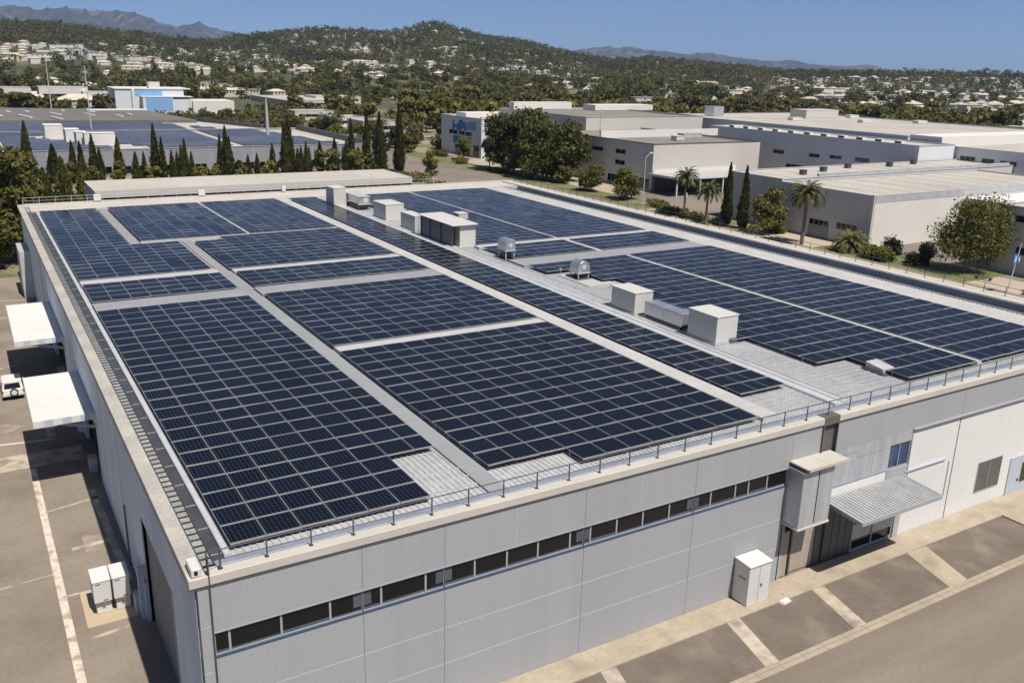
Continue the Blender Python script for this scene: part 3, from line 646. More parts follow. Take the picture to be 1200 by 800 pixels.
def panel_parts(w_, d_):
    """frame with a bridging rail, glass with cell UVs; panel centre at the origin, glass top at z 0"""
    a, c = w_/2-.012, d_/2
    f = MB(); f.box(-a,a,-c+.12,c-.0,-.045,-.004); f.box(-a,a,-c+.015,-c+.115,-.05,-.03,1)
    for x in (-a+.04, a-.04): f.box(x-.022,x+.022,c-.4,c-.34,-.36,-.05)
    g = MB(); e = .022
    g.quad((-a+e,-c+.12+e,0),(a-e,-c+.12+e,0),(a-e,c-e,0),(-a+e,c-e,0), 0, [(0,0),(1,0),(1,1),(0,1)])
    return f, g
protos = {}
def tiltm(): return (random.gauss(0, .008), random.gauss(0, .008))
for p in PAN[:300]:
    k = (round(p[2],2), round(p[3],2), p[4])
    lab = 'dark panel %s from left in %s row from front railing, %s' % (ORD[p[5]], ORD[p[6]], p[4])
    if k not in protos:
        t = thing('solar_module', lab, 'solar panel', (0,0,0), 0, 'solar panels on the warehouse roof')
        f, g = panel_parts(p[2], p[3]); f.build('frame', [M['alu'], M['railgrey']], t); g.build('glass', M['cells'], t); protos[k] = t
    else: t = copy_tree(protos[k])
    t['label'] = lab; t.location = (p[0], p[1], T); t.rotation_euler = (*tiltm(), 0)
sv = MB()
for p in PAN[300:]:
    a, c = p[2]/2-.012, p[3]/2; tx, ty = tiltm()
    def P(u, v, h): return (p[0]+u, p[1]+v, T+h+v*tx-u*ty)
    sv.hexa([P(-a,-c+.1,-.045),P(a,-c+.1,-.045),P(a,c,-.045),P(-a,c,-.045),P(-a,-c+.1,-.004),P(a,-c+.1,-.004),P(a,c,-.004),P(-a,c,-.004)], 0)
    sv.hexa([P(-a,-c+.015,-.05),P(a,-c+.015,-.05),P(a,-c+.1,-.05),P(-a,-c+.1,-.05),P(-a,-c+.015,-.03),P(a,-c+.015,-.03),P(a,-c+.1,-.03),P(-a,-c+.1,-.03)], 2)
    e = .026; sv.quad(P(-a+e,-c+.1+e,0),P(a-e,-c+.1+e,0),P(a-e,c-e,0),P(-a+e,c-e,0),1,[(0,0),(1,0),(1,1),(0,1)])
tag(sv.build('solar_panels', [M['alu'], M['cells'], M['railgrey']]), 'rest of the dark blue solar panels covering the warehouse roof', 'solar panels', kind='stuff')

# ---------------------------------------------------------------- machines on the roof
Z0 = 10.65
def unit(label, x0, x1, y0, y1, z1, m='beige', seams=1, cat='ventilation unit', name='roof_unit', lid=True, base=True):
    t = thing(name, label, cat, ((x0+x1)/2,(y0+y1)/2,Z0))
    b = MB(); b.box(x0,x1,y0,y1,Z0+.12,z1); b.build('casing', M[m], t, .03)
    if lid: b = MB(); b.box(x0-.05,x1+.05,y0-.05,y1+.05,z1-.02,z1+.06); b.build('lid', M[m], t, .02)
    if base: b = MB(); b.box(x0-.1,x1+.1,y0-.1,y1+.1,Z0-.02,Z0+.12); b.build('base', M['galvdull'], t)
    if seams:
        b = MB()
        for k in range(1, seams+1):
            x = x0+(x1-x0)*k/(seams+1); b.box(x-.012,x+.012,y0-.008,y0,Z0+.14,z1-.03)
        b.build('seam', M['galvdull'], t)
    return t
unit('tall narrow grey-beige box by the back edge of the roof', 39.3,41.3,93.5,96.9,13.4,seams=0)
t = thing('roof_unit', 'low bright metal condenser on legs, behind the tall narrow box', 'ventilation unit', (42.4,91,Z0))
b = MB(); b.box(41.5,43.3,89,94.2,11.5,12.6); b.build('casing', M['duct'], t, .05)
b = MB(); b.box(41.35,43.5,88.8,89.0,11.45,11.55); b.box(41.4,43.4,88.9,94.3,12.6,12.66); b.build('lid', M['galvdull'], t)
b = MB(); b.tube((42.6,89.0,12.1),(42.6,88.95,12.1),.42,14); b.build('fan', M['galv'], t)
for x,y in ((41.6,89.1),(43.2,89.1),(41.6,94),(43.2,94)): b = MB(); b.box(x-.06,x+.06,y-.06,y+.06,Z0,11.5); b.build('leg', M['darkmetal'], t)
b = MB(); b.box(41.6,43.2,89.5,93.9,Z0+.1,11.3); b.build('pipework', M['darkmetal'], t)
unit('grey box with one centre seam, third from the back along the centre line', 41.25,44.0,78.3,82.8,12.95)
t = unit('grey box with an open dark grille on its front, beside the long open shed', 41.2,42.7,68.7,73.2,12.8,seams=0)
b = MB(); b.box(41.55,42.6,68.66,68.69,Z0+.2,12.65)
b.build('grille', M['galvdull'], t)
t = thing('roof_shed', 'long open-sided metal shed, the biggest machine housing on the roof', 'machine shed', (42.6,62,Z0))
b = MB(); b.box(40.7,44.3,57.3,67.0,13.38,13.5); b.build('roof', M['beige'], t, .02)
b = MB(); b.box(42.0,44.15,57.7,57.8,Z0+.1,13.38); b.box(44.05,44.15,57.8,66.6,Z0+.1,13.38); b.box(41.0,44.05,66.5,66.6,Z0+.1,13.38); b.box(42.0,42.1,57.8,61,Z0+.1,13.38); b.build('side_panel', M['beige'], t)
b = MB()
for y in (57.7,60.8,63.8,66.4): b.box(40.95,41.05,y,y+.1,Z0,13.38)
b.build('post', M['darkmetal'], t)
b = MB(); b.box(41.05,41.1,57.9,66.4,Z0+.15,13.2); b.build('louvre', M['shedlouvre'], t)
b = MB(); b.box(40.8,44.3,57.5,66.7,Z0-.02,Z0+.1); b.build('base', M['galvdull'], t)
unit('small pale box with chamfered lid between the panels, right of the shed', 50.5,52.0,74.2,75.8,11.75,seams=0)
unit('low pale box behind the third grey box', 44.5,46.2,82.4,83.2,11.4,seams=0)
def hood(label, x, y, w_, d_, zb, zt_, legs=True, arc=False):
    t = thing('vent_hood', label, 'roof vent', (x,y,Z0), 0, 'metal roof vent hoods')
    b = MB()
    if arc:
        pts = [(x-w_/2,zb),(x-w_/2,zb+.35)] + [(x-w_/2*math.cos(a), zb+.35+(zt_-zb-.35)*math.sin(a)) for a in np.linspace(.25,math.pi-.25,9)] + [(x+w_/2,zb+.35),(x+w_/2,zb)]
    else:
        pts = [(x-w_/2,zb),(x-w_/2,zt_-.3),(x-w_/2+.3,zt_),(x+w_/2-.15,zt_),(x+w_/2,zt_-.2),(x+w_/2,zb)]
    b.prism(pts,'y',y-d_/2,y+d_/2); b.build('hood', M['duct'], t, .02)
    b = MB(); b.box(x-w_/2-.06,x+w_/2+.06,y-d_/2-.06,y+d_/2+.06,zb-.06,zb+.02); b.tube((x,y-d_/2-.02,(zb+zt_)/2),(x,y-d_/2,(zb+zt_)/2),.25,12); b.build('flange', M['galv'], t)
    for sx in (-1,1):
        for sy in (-1,1): b = MB(); b.box(x+sx*w_*.42-.05,x+sx*w_*.42+.05,y+sy*d_*.42-.05,y+sy*d_*.42+.05,Z0,zb); b.build('leg', M['galv'], t)
    b = MB(); b.box(x-.4,x+.4,y-.4,y+.4,Z0,zb-.06); b.build('neck', M['darkmetal'], t)
    b = MB(); b.box(x-w_*.7,x+w_*.7,y-d_*.7,y+d_*.7,Z0-.01,Z0+.1); b.build('curb', M['darkmetal'], t)
hood('squarish metal vent hood on legs beside the wide cross walkway', 43.9,49.9,1.25,1.9,11.75,13.0)
hood('round-topped metal vent hood on a dark curb in the bare patch', 46.0,38.3,1.5,1.6,11.35,12.6,arc=True)
b = MB(); b.box(44.6,47.9,34.6,40.2,10.6,10.71); b.build('bare_patch', M['deckflat'], W)
unit('beige box nearest the round vent hood, in front of the low ducts', 42.0,44.05,24.0,27.5,12.6,seams=0)
t = thing('roof_duct', 'low pair of bright metal ducts between the two beige boxes', 'duct', (42.9,20.5,Z0))
for y0,y1 in ((20.75,23.2),(18.2,20.7)): b = MB(); b.box(42.45,43.75,y0,y1,Z0+.3,12.1); b.build('duct_section', M['duct'], t, .03)
b = MB(); b.prism([(43.75,Z0+.3),(43.75,12.1)]+[(43.75+1.0*math.sin(a),Z0+.3+1.15*math.cos(a)) for a in np.linspace(.1,1.57,6)],'y',18.3,19.6); b.build('elbow', M['duct'], t)
b = MB(); b.box(42.5,43.7,18.4,23.0,Z0,Z0+.3); b.build('base', M['darkmetal'], t)
unit('beige box nearest the front railing, right of the ducts', 42.15,44.45,13.7,17.1,12.95,seams=0)
t = thing('roof_unit', 'small low grey vent box with sloped lid near the front railing', 'ventilation unit', (48.9,3.2,Z0))
b = MB(); b.prism([(2.5,Z0+.1),(2.5,11.05),(4.1,11.25),(4.1,Z0+.1)],'x',48.3,49.6); b.build('casing', M['galvdull'], t, .02)
b = MB(); b.box(49.7,50.3,2.4,3.4,Z0,10.95); b.build('duct_section', M['galv'], t)
b = MB(); b.box(48.1,49.8,2.2,4.3,Z0-.02,Z0+.1); b.build('base', M['darkmetal'], t)
for x,y in ((44.9,30.6),(46.4,33.3),(45.6,41.3)):
    b = MB(); b.tube((x,y,10.6),(x,y,11.0),.11,8); b.tube((x,y,11.0),(x,y,11.08),.17,8)
    tag(b.build('vent_pipe', M['galv']), {44.9:'short vent pipe in front of the round-topped hood',46.4:'short vent pipe beside the bare patch',45.6:'short vent pipe behind the round-topped hood'}[x], 'vent pipe')

# ---------------------------------------------------------------- cabinets, car, front yard
def stacked(label, x0, x1):
    t = thing('utility_cabinet', label, 'cabinet', ((x0+x1)/2,15.4,0))
    b = MB(); b.box(x0+.1,x1-.03,14.98,16.3,.10,1.0); b.build('lower_box', M['whitebox'], t, .02)
    b = MB(); b.box(x0,x1,14.72,16.4,1.0,2.35); b.build('upper_box', M['whitebox'], t, .02)
    b = MB(); b.box(x0-.03,x1+.03,14.69,16.43,2.35,2.42); b.build('lid', M['whiteroof'], t, .015)
    b = MB(); b.box(x0+.12,x0+.42,14.70,14.72,2.2,2.24); b.box(x0+.5,x0+.75,14.70,14.72,1.1,1.14); b.build('handle', M['darkmetal'], t)
    b = MB(); b.box(x0+.45,x0+.6,14.74,14.95,.85,.98); b.build('tap', M['redlight'], t)
stacked('white stacked utility cabinet on the tan slab, farther from the wall', -4.82, -3.86)
stacked('white stacked utility cabinet on the tan slab, close to the warehouse wall', -3.74, -2.82)
t = thing('utility_cabinet', 'tall white metal cabinet with a sloped lid against the front wall', 'cabinet', (31.2,-2.7,0))
b = MB(); b.box(30.0,31.85,-3.35,-2.06,.12,2.85); b.build('body', M['whitebox'], t, .02)
b = MB(); b.hexa([(29.95,-3.42,2.85),(31.9,-3.42,2.85),(31.9,-2.04,2.85),(29.95,-2.04,2.85),(29.95,-3.42,2.93),(31.9,-3.42,2.93),(31.9,-2.04,3.02),(29.95,-2.04,3.02)]); b.build('lid', M['whitebox'], t, .015)
b = MB(); b.box(31.05,31.15,-3.39,-3.35,1.3,1.5); b.box(29.96,30.0,-3.1,-2.5,1.9,1.94); b.box(30.90,30.915,-3.36,-3.34,.2,2.8); b.build('handle', M['darkmetal'], t)
b = MB(); b.hexa([(32.4,-4.25,.02),(33.2,-4.15,.02),(33.1,-3.75,.02),(32.3,-3.85,.02),(32.45,-4.22,.14),(33.1,-4.12,.12),(33.05,-3.8,.16),(32.35,-3.88,.13)])
tag(b.build('white_slab', M['whitebox']), 'small white broken slab lying at the edge of the front paving', 'slab')
def offroad(label, x, y):
    t = thing('off_road_car', label, 'car', (x,y,0))
    b = MB(); wd = .92
    b.prism([(0,.55),(0,1.08),(.06,1.12),(2.9,1.12),(4.35,1.02),(4.45,.9),(4.45,.55)], 'x', -wd, wd)
    b.v = [(x+a, y+c, z) for a,c,z in b.v]; b.build('body', M['carwhite'], t, .05)
    b = MB()
    lo = [(-.90,.03),(.90,.03),(.90,2.95),(-.90,2.95)]; hi = [(-.80,.16),(.80,.16),(.80,2.45),(-.80,2.45)]
    k = [(x+a,y+c,1.10) for a,c in lo]+[(x+a,y+c,1.78) for a,c in hi]; b.hexa(k); b.build('cabin', M['carwhite'], t, .04)
    b = MB(); b.box(x-.82,x+.82,y+.14,y+2.5,1.78,1.84); b.box(x-.15,x-.1,y+.9,y+1.2,1.84,1.87); b.build('roof', M['carwhite'], t, .03)
    b = MB(); b.hexa([(x-.72,y+.02,1.18),(x+.66,y+.02,1.18),(x+.66,y+.06,1.18),(x-.72,y+.06,1.18),(x-.66,y+.125,1.68),(x+.60,y+.125,1.68),(x+.60,y+.17,1.68),(x-.66,y+.17,1.68)]); b.build('rear_window', M['glass'], t)
    for s in (-1,1):
        b = MB(); b.hexa([(x+s*.885,y+.3,1.2),(x+s*.905,y+.3,1.2),(x+s*.905,y+2.5,1.2),(x+s*.885,y+2.5,1.2),(x+s*.80,y+.4,1.68),(x+s*.825,y+.4,1.68),(x+s*.825,y+2.2,1.68),(x+s*.80,y+2.2,1.68)]); b.build('side_window', M['glass'], t)
        b = MB(); b.box(x+s*.86-.06,x+s*.86+.06,y-.03,y+.03,.75,1.05); b.build('tail_light', M['redlight'], t)
        b = MB(); b.box(x+s*1.0-.07,x+s*1.0+.07,y+2.55,y+2.75,1.15,1.35); b.build('mirror', M['carwhite'], t)
        for yy in (.85, 3.55):
            b = MB(); b.tube((x+s*.94,y+yy,.37),(x+s*.70,y+yy,.37),.37,18); wobj = b.build('wheel', M['tyre'], t)
            b = MB(); b.tube((x+s*.95,y+yy,.37),(x+s*.90,y+yy,.37),.21,14); b.build('rim', M['galv'], wobj)
    b = MB(); b.box(x-.95,x+.95,y-.12,y+.02,.42,.66); b.build('bumper', M['galvdull'], t, .03)
    b = MB(); b.box(x-.85,x+.85,y+.1,y+4.3,.35,.55); b.build('underbody', M['tyre'], t)
    b = MB(); b.tube((x+.08,y-.20,.80),(x+.08,y-.02,.80),.36,20); sw = b.build('spare_wheel', M['tyre'], t)
    b = MB(); b.tube((x+.08,y-.215,.80),(x+.08,y-.19,.80),.25,16); b.tube((x+.08,y-.23,.80),(x+.08,y-.21,.80),.08,10); b.build('rim', M['whitebox'], sw)
offroad('white off-road car with a spare wheel on its back, parked by the dock canopies', -6.85, 56.6)
# ---------------------------------------------------------------- neighbouring buildings
def flat_building(name, label, x0, x1, y0, y1, h, wall, roof, par=.5, xwin=(), ywin=(), trim=None, z0=0, cat='building', joints=0):
    """flat-roofed block; xwin on the face x0, ywin on the face y0: (from, to, z0, z1, panes)"""
    t = thing(name, label, cat, (x0,y0,z0))
    b = MB(); e = .3
    b.box(x0,x1,y0,y0+e,z0,h); b.box(x0,x1,y1-e,y1,z0,h); b.box(x0,x0+e,y0+e,y1-e,z0,h); b.box(x1-e,x1,y0+e,y1-e,z0,h)
    b.build('wall', M[wall], t)
    b = MB(); b.box(x0+e,x1-e,y0+e,y1-e,z0+.1,h-par); b.build('roof', M[roof], t)
    b = MB(); c = .12
    b.box(x0-c,x1+c,y0-c,y0+e+.05,h,h+.14); b.box(x0-c,x1+c,y1-e-.05,y1+c,h,h+.14); b.box(x0-c,x0+e+.05,y0+e+.05,y1-e-.05,h,h+.14); b.box(x1-e-.05,x1+c,y0+e+.05,y1-e-.05,h,h+.14)
    b.build('coping', M[trim or 'galvdull'], t)
    if x1-x0 > 30:
        b = MB()
        for x in np.arange(x0+6, x1-3, 7.5): b.box(x, x+.22, y0+e, y1-e, h-par-.02, h-par+.03)
        b.build('roof_seam', M['roofseam'], t)
    for face, wins in (('x', xwin), ('y', ywin)):
        for (a,c_,za,zb,n) in wins:
            f = MB(); p = MB(); step = (c_-a)/n
            def bx(m, u0,u1,za_,zb_,d0,d1):
                if face == 'x': m.box(x0-d1,x0-d0,u0,u1,za_,zb_)
                else: m.box(u0,u1,y0-d1,y0-d0,za_,zb_)
            for k in range(n+1): bx(f, a+k*step-.06, a+k*step+.06, za, zb, -.05, .06)
            for k in range(n):
                bx(f, a+k*step+.06, a+(k+1)*step-.06, za, za+.09, -.05, .055); bx(f, a+k*step+.06, a+(k+1)*step-.06, zb-.09, zb, -.05, .055)
                bx(p, a+k*step+.06, a+(k+1)*step-.06, za+.09, zb-.09, -.02, .02)
            fo = f.build('window', M['frame'], t); p.build('pane', M['glass'], fo)
    if joints:
        b = MB()
        for y in np.arange(y0+joints, y1-1, joints): b.box(x0-.012, x0, y-.04, y+.04, z0+.2, h-.1)
        b.build('wall_joint', M['seal'], t)
    return t
def on_roof(label, x0,x1,y0,y1,z0,z1, m='whiteroof', name='roof_unit', cat='roof unit'):
    t = thing(name, label, cat, ((x0+x1)/2,(y0+y1)/2,z0))
    b = MB(); b.box(x0,x1,y0,y1,z0+.1,z1); b.build('casing', M[m], t, .03)
    b = MB(); b.box(x0-.08,x1+.08,y0-.08,y1+.08,z1,z1+.08); b.build('lid', M[m], t)
    b = MB(); b.box(x0+.1,x1-.1,y0+.1,y1-.1,z0-.05,z0+.1); b.build('base', M['galvdull'], t)
    return t
# long low annex right behind the warehouse
t = thing('annex', 'long low annex with a plain beige roof and white fascia, right behind the warehouse', 'building', (8.6,113.2,0))
b = MB(); b.box(9.2,60,114.2,125.4,0,11.2); b.build('wall', M['darkmetal'], t)
b = MB(); b.box(8.55,61.2,113.0,126.0,11.85,12.0); b.build('roof', M['flatroof'], t)
b = MB(); b.box(8.5,61.3,112.9,113.0,10.95,12.05); b.box(8.5,61.3,126,126.1,11,12.05); b.build('fascia', M['concwall'], t)
b = MB(); b.box(8.45,8.55,113,126,9.0,12.05); b.box(61.2,61.3,113,126,9.5,12.05); b.box(8.7,61,113.1,126,11.2,11.85); b.build('end_panel', M['greywall'], t)
b = MB()
for x in np.arange(12, 61, 6.): b.box(x-.15,x+.15,113.6,113.9,9.5,11.2)
b.build('post', M['whitew'], t)
# long building with a solar roof (left, far)
t = flat_building('solar_factory', 'long grey factory with blue solar rows on its roof, behind the cypress row', 1,102,231,300,7.3,'factorywall','flatroof',.6, ywin=[(3+i*8.4,9.6+i*8.4,.8,2.9,4) for i in range(11)], joints=0)
b = MB()
for x in np.arange(5, 101, 6.): b.box(x-.04,x+.04,230.98,231,3.2,7.2)
b.build('wall_joint', M['seal'], t)
b = MB(); b.hexa([(1,300,0),(88.5,300,0),(73,345,0),(1,345,0),(1,300,7.3),(88.5,300,7.3),(73,345,7.3),(1,345,7.3)]); b.build('rear_wing', M['flatroof'], t)
b = MB(); b.hexa([(-4,340,6.6),(72,334,6.6),(62,400,7.0),(-4,420,7.0),(-4,340,8.4),(72,334,8.4),(62,400,9.0),(-4,420,9.0)]); b.build('upper_roof', M['darkroof'], t)
b = MB()
for x, y, L in ((4,372,9),(12,366,14),(16,392,4),(22,352,11),(24,380,12),(36,374,10),(40,388,5),(46,362,7),(9,392,5),(52,371,4),(30,396,3)): b.hexa([(x,y,8.72),(x+.9,y,8.72),(x+L*.25+.9,y-L,8.55),(x+L*.25,y-L,8.55),(x,y,9.05),(x+.9,y,9.05),(x+L*.25+.9,y-L,8.85),(x+L*.25,y-L,8.85)])
b.box(40,64,393,400,8.7,9.25); b.build('roof_light', M['whiteroof'], t)
b = MB(); b.box(100,101.6,234,299,6.7,8.3); b.box(88,89.2,300,301,6.7,8.3); b.hexa([(87.5,300,7.3),(88.9,300,7.3),(73.4,345,7.3),(72,345,7.3),(87.5,300,8.6),(88.9,300,8.6),(73.4,345,8.6),(72,345,8.6)]); b.build('edge_duct', M['darkmetal'], t)
sp = MB(); nfar = 0
def on_factory(x, y):
    xr = 99 if y < 300 else 88-(y-300)*.33
    if x < 2 or x+3.2 > xr-4-(y-240)*.16: return False
    xc = 29-(y-248)*.47                               # corridor along the row of plant housings
    return not (xc-3.5 < x+1.6 < xc+6.5 and y < 288) and not (60.5 < x+1.6 < 63.5)
y = 238.5
while y < 337:
    x = 2.
    zb = 6.95 if y < 300 else 7.45
    while x < 96:
        if on_factory(x, y): sp.hexa([(x,y,zb),(x+3.2,y,zb),(x+3.2,y+.95,zb+.17),(x,y+.95,zb+.17),(x,y,zb+.05),(x+3.2,y,zb+.05),(x+3.2,y+.95,zb+.22),(x,y+.95,zb+.22)])
        x += 3.3
    y += 1.15
cellfar = mat('far_cells_sky_tint', (.075,.092,.135), .5, .25, .05, .25, .4, spec=.3)  # sky reflection put into the paler blue base colour
tag(sp.build('factory_solar_panels', cellfar), 'rows of blue solar panels on the roof of the grey factory', 'solar panels', kind='stuff')
for i,(x0,x1,y0,y1) in enumerate(((14.2,19.2,274,281),(18.8,22.6,263,270),(20.8,23.6,255,261),(22.4,25.4,250,254),(24.0,30.2,247.5,252))):
    on_roof(['boxy white plant housing on the factory roof, farthest of its row','white plant housing on the factory roof, second from the far end of its row','narrow white plant housing, middle of the row on the factory roof','small white plant housing with a dark side, next to the nearest of its row','widest white plant housing on the factory roof, nearest of its row'][i], x0,x1,y0,y1,6.75,[11.0,10.4,10.2,10.3,10.4][i],'whitew')
def mast(label, x, y, z0, h, r=.22, m='galv'):
    t = thing('mast', label, 'mast', (x,y,z0))
    b = MB(); b.tube((x,y,z0),(x,y,z0+h),r,8,r2=r*.5); b.build('pole', M[m], t)
    b = MB(); b.box(x-r*1.6,x+r*1.6,y-r*1.6,y+r*1.6,z0-.05,z0+.25); b.build('base', M['galvdull'], t)
    b = MB(); b.tube((x-.6,y,z0+h*.9),(x+.6,y,z0+h*.9),.07,5); b.build('antenna', M[m], t)
mast('tall thin pale mast rising from the dark upper roof of the factory, leftmost', 27, 402, 8.4, 25)
mast('thin pale mast rising among the solar rows beside the white plant housings', 30.5, 303, 7.2, 21)
t = thing('chimney', 'stout pale chimney at the right edge of the factory roof', 'chimney', (81.6,272.5,6.7))
b = MB(); b.tube((81.6,272.5,6.7),(81.6,272.5,17),.55,12,r2=.45); b.build('stack', M['galvdull'], t)
b = MB(); b.tube((81.6,272.5,17),(81.6,272.5,19.0),.22,10); b.build('flue', M['galv'], t)
b = MB(); b.box(80.6,82.6,271.5,273.5,6.65,7.0); b.build('base', M['galvdull'], t)
# building with blue wall painting across the street
t = flat_building('painted_building', 'pale flat-roofed building with a blue wall mark, across the street', 148,205,243,274,13.5,'greywall','flatroof',.5, xwin=[(260.8,267.4,7.1,8.6,2),(255.4,259.9,7.0,8.5,2),(250.2,254.6,7.0,8.5,2),(244.5,248.5,.3,4.2,3)], ywin=[(150,158,.3,3.6,4)])
b = MB()
def xface(x, pts, m=b): m.prism(pts, 'x', x-.03, x)
for pts in ([(264.8,11.9),(264.8,7.9),(263.2,7.9),(263.2,9.5),(261.6,9.5),(261.6,7.9),(260.2,7.9),(260.2,10.6),(261.0,11.1),(261.9,10.4),(263.2,10.4),(263.9,12.0)],
            [(260.2,11.4),(259.2,12.6),(258.2,12.2),(257.6,12.7),(256.4,11.6),(255.2,11.9),(254.6,10.7),(254.2,8.8),(256,8.8),(256,9.8),(257.4,9.4),(258.2,8.7),(260.2,8.8)],
            [(264.4,6.7),(264.4,3.9),(260.4,3.9),(260.2,5.2),(259.2,5.8),(259.4,6.7)]): xface(148, pts)
b.build('wall_mark', M['bluepaint'], t)
b = MB(); xface(148.0, [(263,4.0),(250.6,3.2),(249.8,6.6),(259.0,6.7),(260.2,5.2),(260.4,3.9)], b); b2 = b; b.build('lower_mark', M['paleblue'], t)
b = MB(); b.prism([(254.0,9.2),(254.4,11.4),(251.4,12.2),(246.6,12.2),(247.4,9.0)],'x',147.975,148.0); b.build('upper_mark', M['paleblue'], t)
b = MB(); b.box(152,190,262,270,13.0,14.6); b.build('roof_step', M['whitew'], t)
# grey and beige works opposite, with its porch
t = flat_building('office_works', 'grey and beige two-storey works with paired dark windows behind the round street trees', 149.8,189,152,215,12.5,'concwall','greyroof',.4,
    xwin=[(174.3,179.8,8.7,9.9,2),(164.0,168.4,8.8,10.1,2),(164.0,168.4,5.8,7.1,2),(187.2,189.6,8.6,9.6,1),(158.4,163.2,.4,3.1,3),(166.5,171.5,.4,3.0,3),(153.0,157.5,.5,3.3,3)], trim='darkmetal')
b = MB()
for y0,y1 in ((153,163.4),(168.8,173.8),(180.4,186.8)): b.box(149.74,149.8,y0,y1,4.0 if y0>160 else 3.6,12.3)
b.build('cladding', M['ribwall'], t)
b = MB(); b.box(149.72,149.8,172.3,177,4.2,5.5); b.build('shutter', M['galvdull'], t)
t = thing('porch', 'open porch with a flat canopy on white posts at the corner of the beige works', 'porch', (150,141,0))
b = MB(); b.box(148.6,180,140.6,151.8,4.7,5.05); b.build('roof', M['flatroof'], t)
b = MB(); b.box(148.5,180,140.4,140.6,4.55,5.15); b.box(148.4,148.6,140.4,151.8,4.55,5.15); b.box(150,180,151.7,151.9,5.05,6.0); b.build('fascia', M['greywall'], t)
for x in (149,157,165,173): b = MB(); b.box(x-.15,x+.15,140.7,141.0,0,4.6); b.build('post', M['whitew'], t)
b = MB(); b.box(150,179,151.0,151.6,0,4.6); b.box(151.2,152,143,143.6,0,1.1); b.build('back_wall', M['darkmetal'], t)
t = flat_building('upper_works', 'large windowless beige hall rising behind the paired-window works', 166,216,206,262,16.2,'concwall','greyroof',.35)
b = MB(); b.box(170,196,258,261.6,16,18.6); b.box(200,228,248,256,16,18); b.build('roof_step', M['whitew'], t)
b = MB(); b.box(151.5,197,178,178.5,12.1,14.2); tag(b.build('roof_upstand', M['whiteroof']), 'long low white wall on the gravel roof of the paired-window works', 'wall')
on_roof('low steel unit on the gravel roof, in front of the white roof wall', 176,183,170,173,12.15,13.5,'galvdull'); on_roof('small beige unit on the gravel roof of the paired-window works', 168,171,164,166.5,12.15,13.4,'beige')
mast('thin pole with crossbar on the edge of the paired-window works', 152.5, 180, 12.1, 8, .16, 'galvdull')
# white boundary block and the big pale halls on the right
b = MB(); b.box(176,198,139,139.4,0,5.6); tag(b.build('boundary_wall', M['whiteroof']), 'plain white boundary wall behind the two cypresses', 'wall')
t = flat_building('pale_hall', 'long pale blue-grey hall with a row of roof skylights and small window pairs', 205,220,112,190,14.2,'greywall','flatroof',.3,
    xwin=[(157.4,161.6,7.9,9.1,3),(143.9,147.7,8.1,9.2,2),(136,140.2,8.4,9.4,2),(126.8,131.4,8.4,9.6,2),(170,176,6.5,7.6,3),(150,156,4.2,5.4,3)], joints=9)
for i in range(11):
    y = 118+i*6.2
    tt = thing('skylight', 'small white skylight box in the row along the pale hall roof', 'skylight', (206.5,y,13.9), 0, 'skylights along the pale hall roof')
    b = MB(); b.box(205.7,207.2,y,y+2.2,13.9,14.95); b.build('curb', M['whitew'], tt)
    b = MB(); b.box(205.66,205.7,y+.2,y+2.0,14.2,14.85); b.build('pane', M['glass'], tt)
t = flat_building('big_hall', 'widest flat beige-roofed hall on the right, behind the pale skylit hall', 222,300,128,236,15.2,'greywall','flatroof',.2)
on_roof('plain beige penthouse on the big hall roof', 268,286,206,214,15.0,18.0,'concwall','penthouse','penthouse')
on_roof('bright metal cube unit at the far left of the big hall roof', 236,241,222,227,15.0,18.6,'duct')
for i,(x,y) in enumerate(((292,205),(268,180),(288,172),(250,196))): on_roof(['flat white roof vent near the penthouse, at its right','flat white roof vent on the near half of the big hall roof','flat white roof vent at the right end of the big hall roof','flat white roof vent between the cube unit and the penthouse'][i], x,x+5,y,y+2.5,15.0,16.0)
t = flat_building('window_hall', 'grey-white hall with rows of dark windows at the right edge, beyond the pale gable', 221,290,60,118,13.6,'greywall','flatroof',.3,
    xwin=[(112.8,116.6,10.4,11.6,2),(106.3,110.6,10.3,11.5,3),(101,104.4,10.2,11.4,2),(95,99.4,10.1,11.3,2),(112,116,6.2,7.4,2),(105,110,6.2,7.3,3)])
b = MB(); b.box(221.5,289,117,127,10,15.8); tag(b.build('roof_terrace', M['whitew']), 'long low white structure between the two right-hand halls', 'building')
t = flat_building('link_building', 'low grey link building with a white end wall, in front of the pale gable', 205.5,219,100,111.5,9.6,'greywall','flatroof',.3, ywin=[(215,218,6.6,8.4,1)])
# ribbed shed by the street
t = flat_building('ribbed_shed', 'grey ribbed shed with a wide beige roof, behind the tall palm', 137.6,205,72.6,95.4,9.9,'ribwall','flatroof',.15,
    xwin=[(82.3,87.2,2.5,3.7,4),(75.6,80.4,2.6,3.9,4)], ywin=[])
b = MB(); b.box(137.5,137.6,82.2,87.3,.1,2.4); b.build('roller_door', M['garage'], t)
b = MB(); b.box(137.45,137.62,72.45,72.9,0,10.2); b.build('corner_trim', M['whitew'], t)
b = MB()
for y in np.arange(73, 95, .9): b.box(137.56,137.6,y,y+.28,4.2,9.6)
b.build('rib', M['ribwall'], t)
b = MB(); b.box(138,204,72.5,72.6,8.6,9.9); b.build('gable_trim', M['galvdull'], t)
b = MB(); b.box(138,204.9,72.52,72.6,0,8.6); b.build('lit_white_gable', M['whitew'], t)  # gable white, ribbed side greyer: sun and shade put into the tones
t = flat_building('ribbed_shed', 'darker ribbed shed end with a white corner post, behind the leafy street tree', 137.9,232,95.6,111.5,10.4,'ribwall','flatroof',.2)
b = MB(); b.box(137.7,137.95,95.5,95.9,0,10.6); b.build('corner_trim', M['whitew'], t)
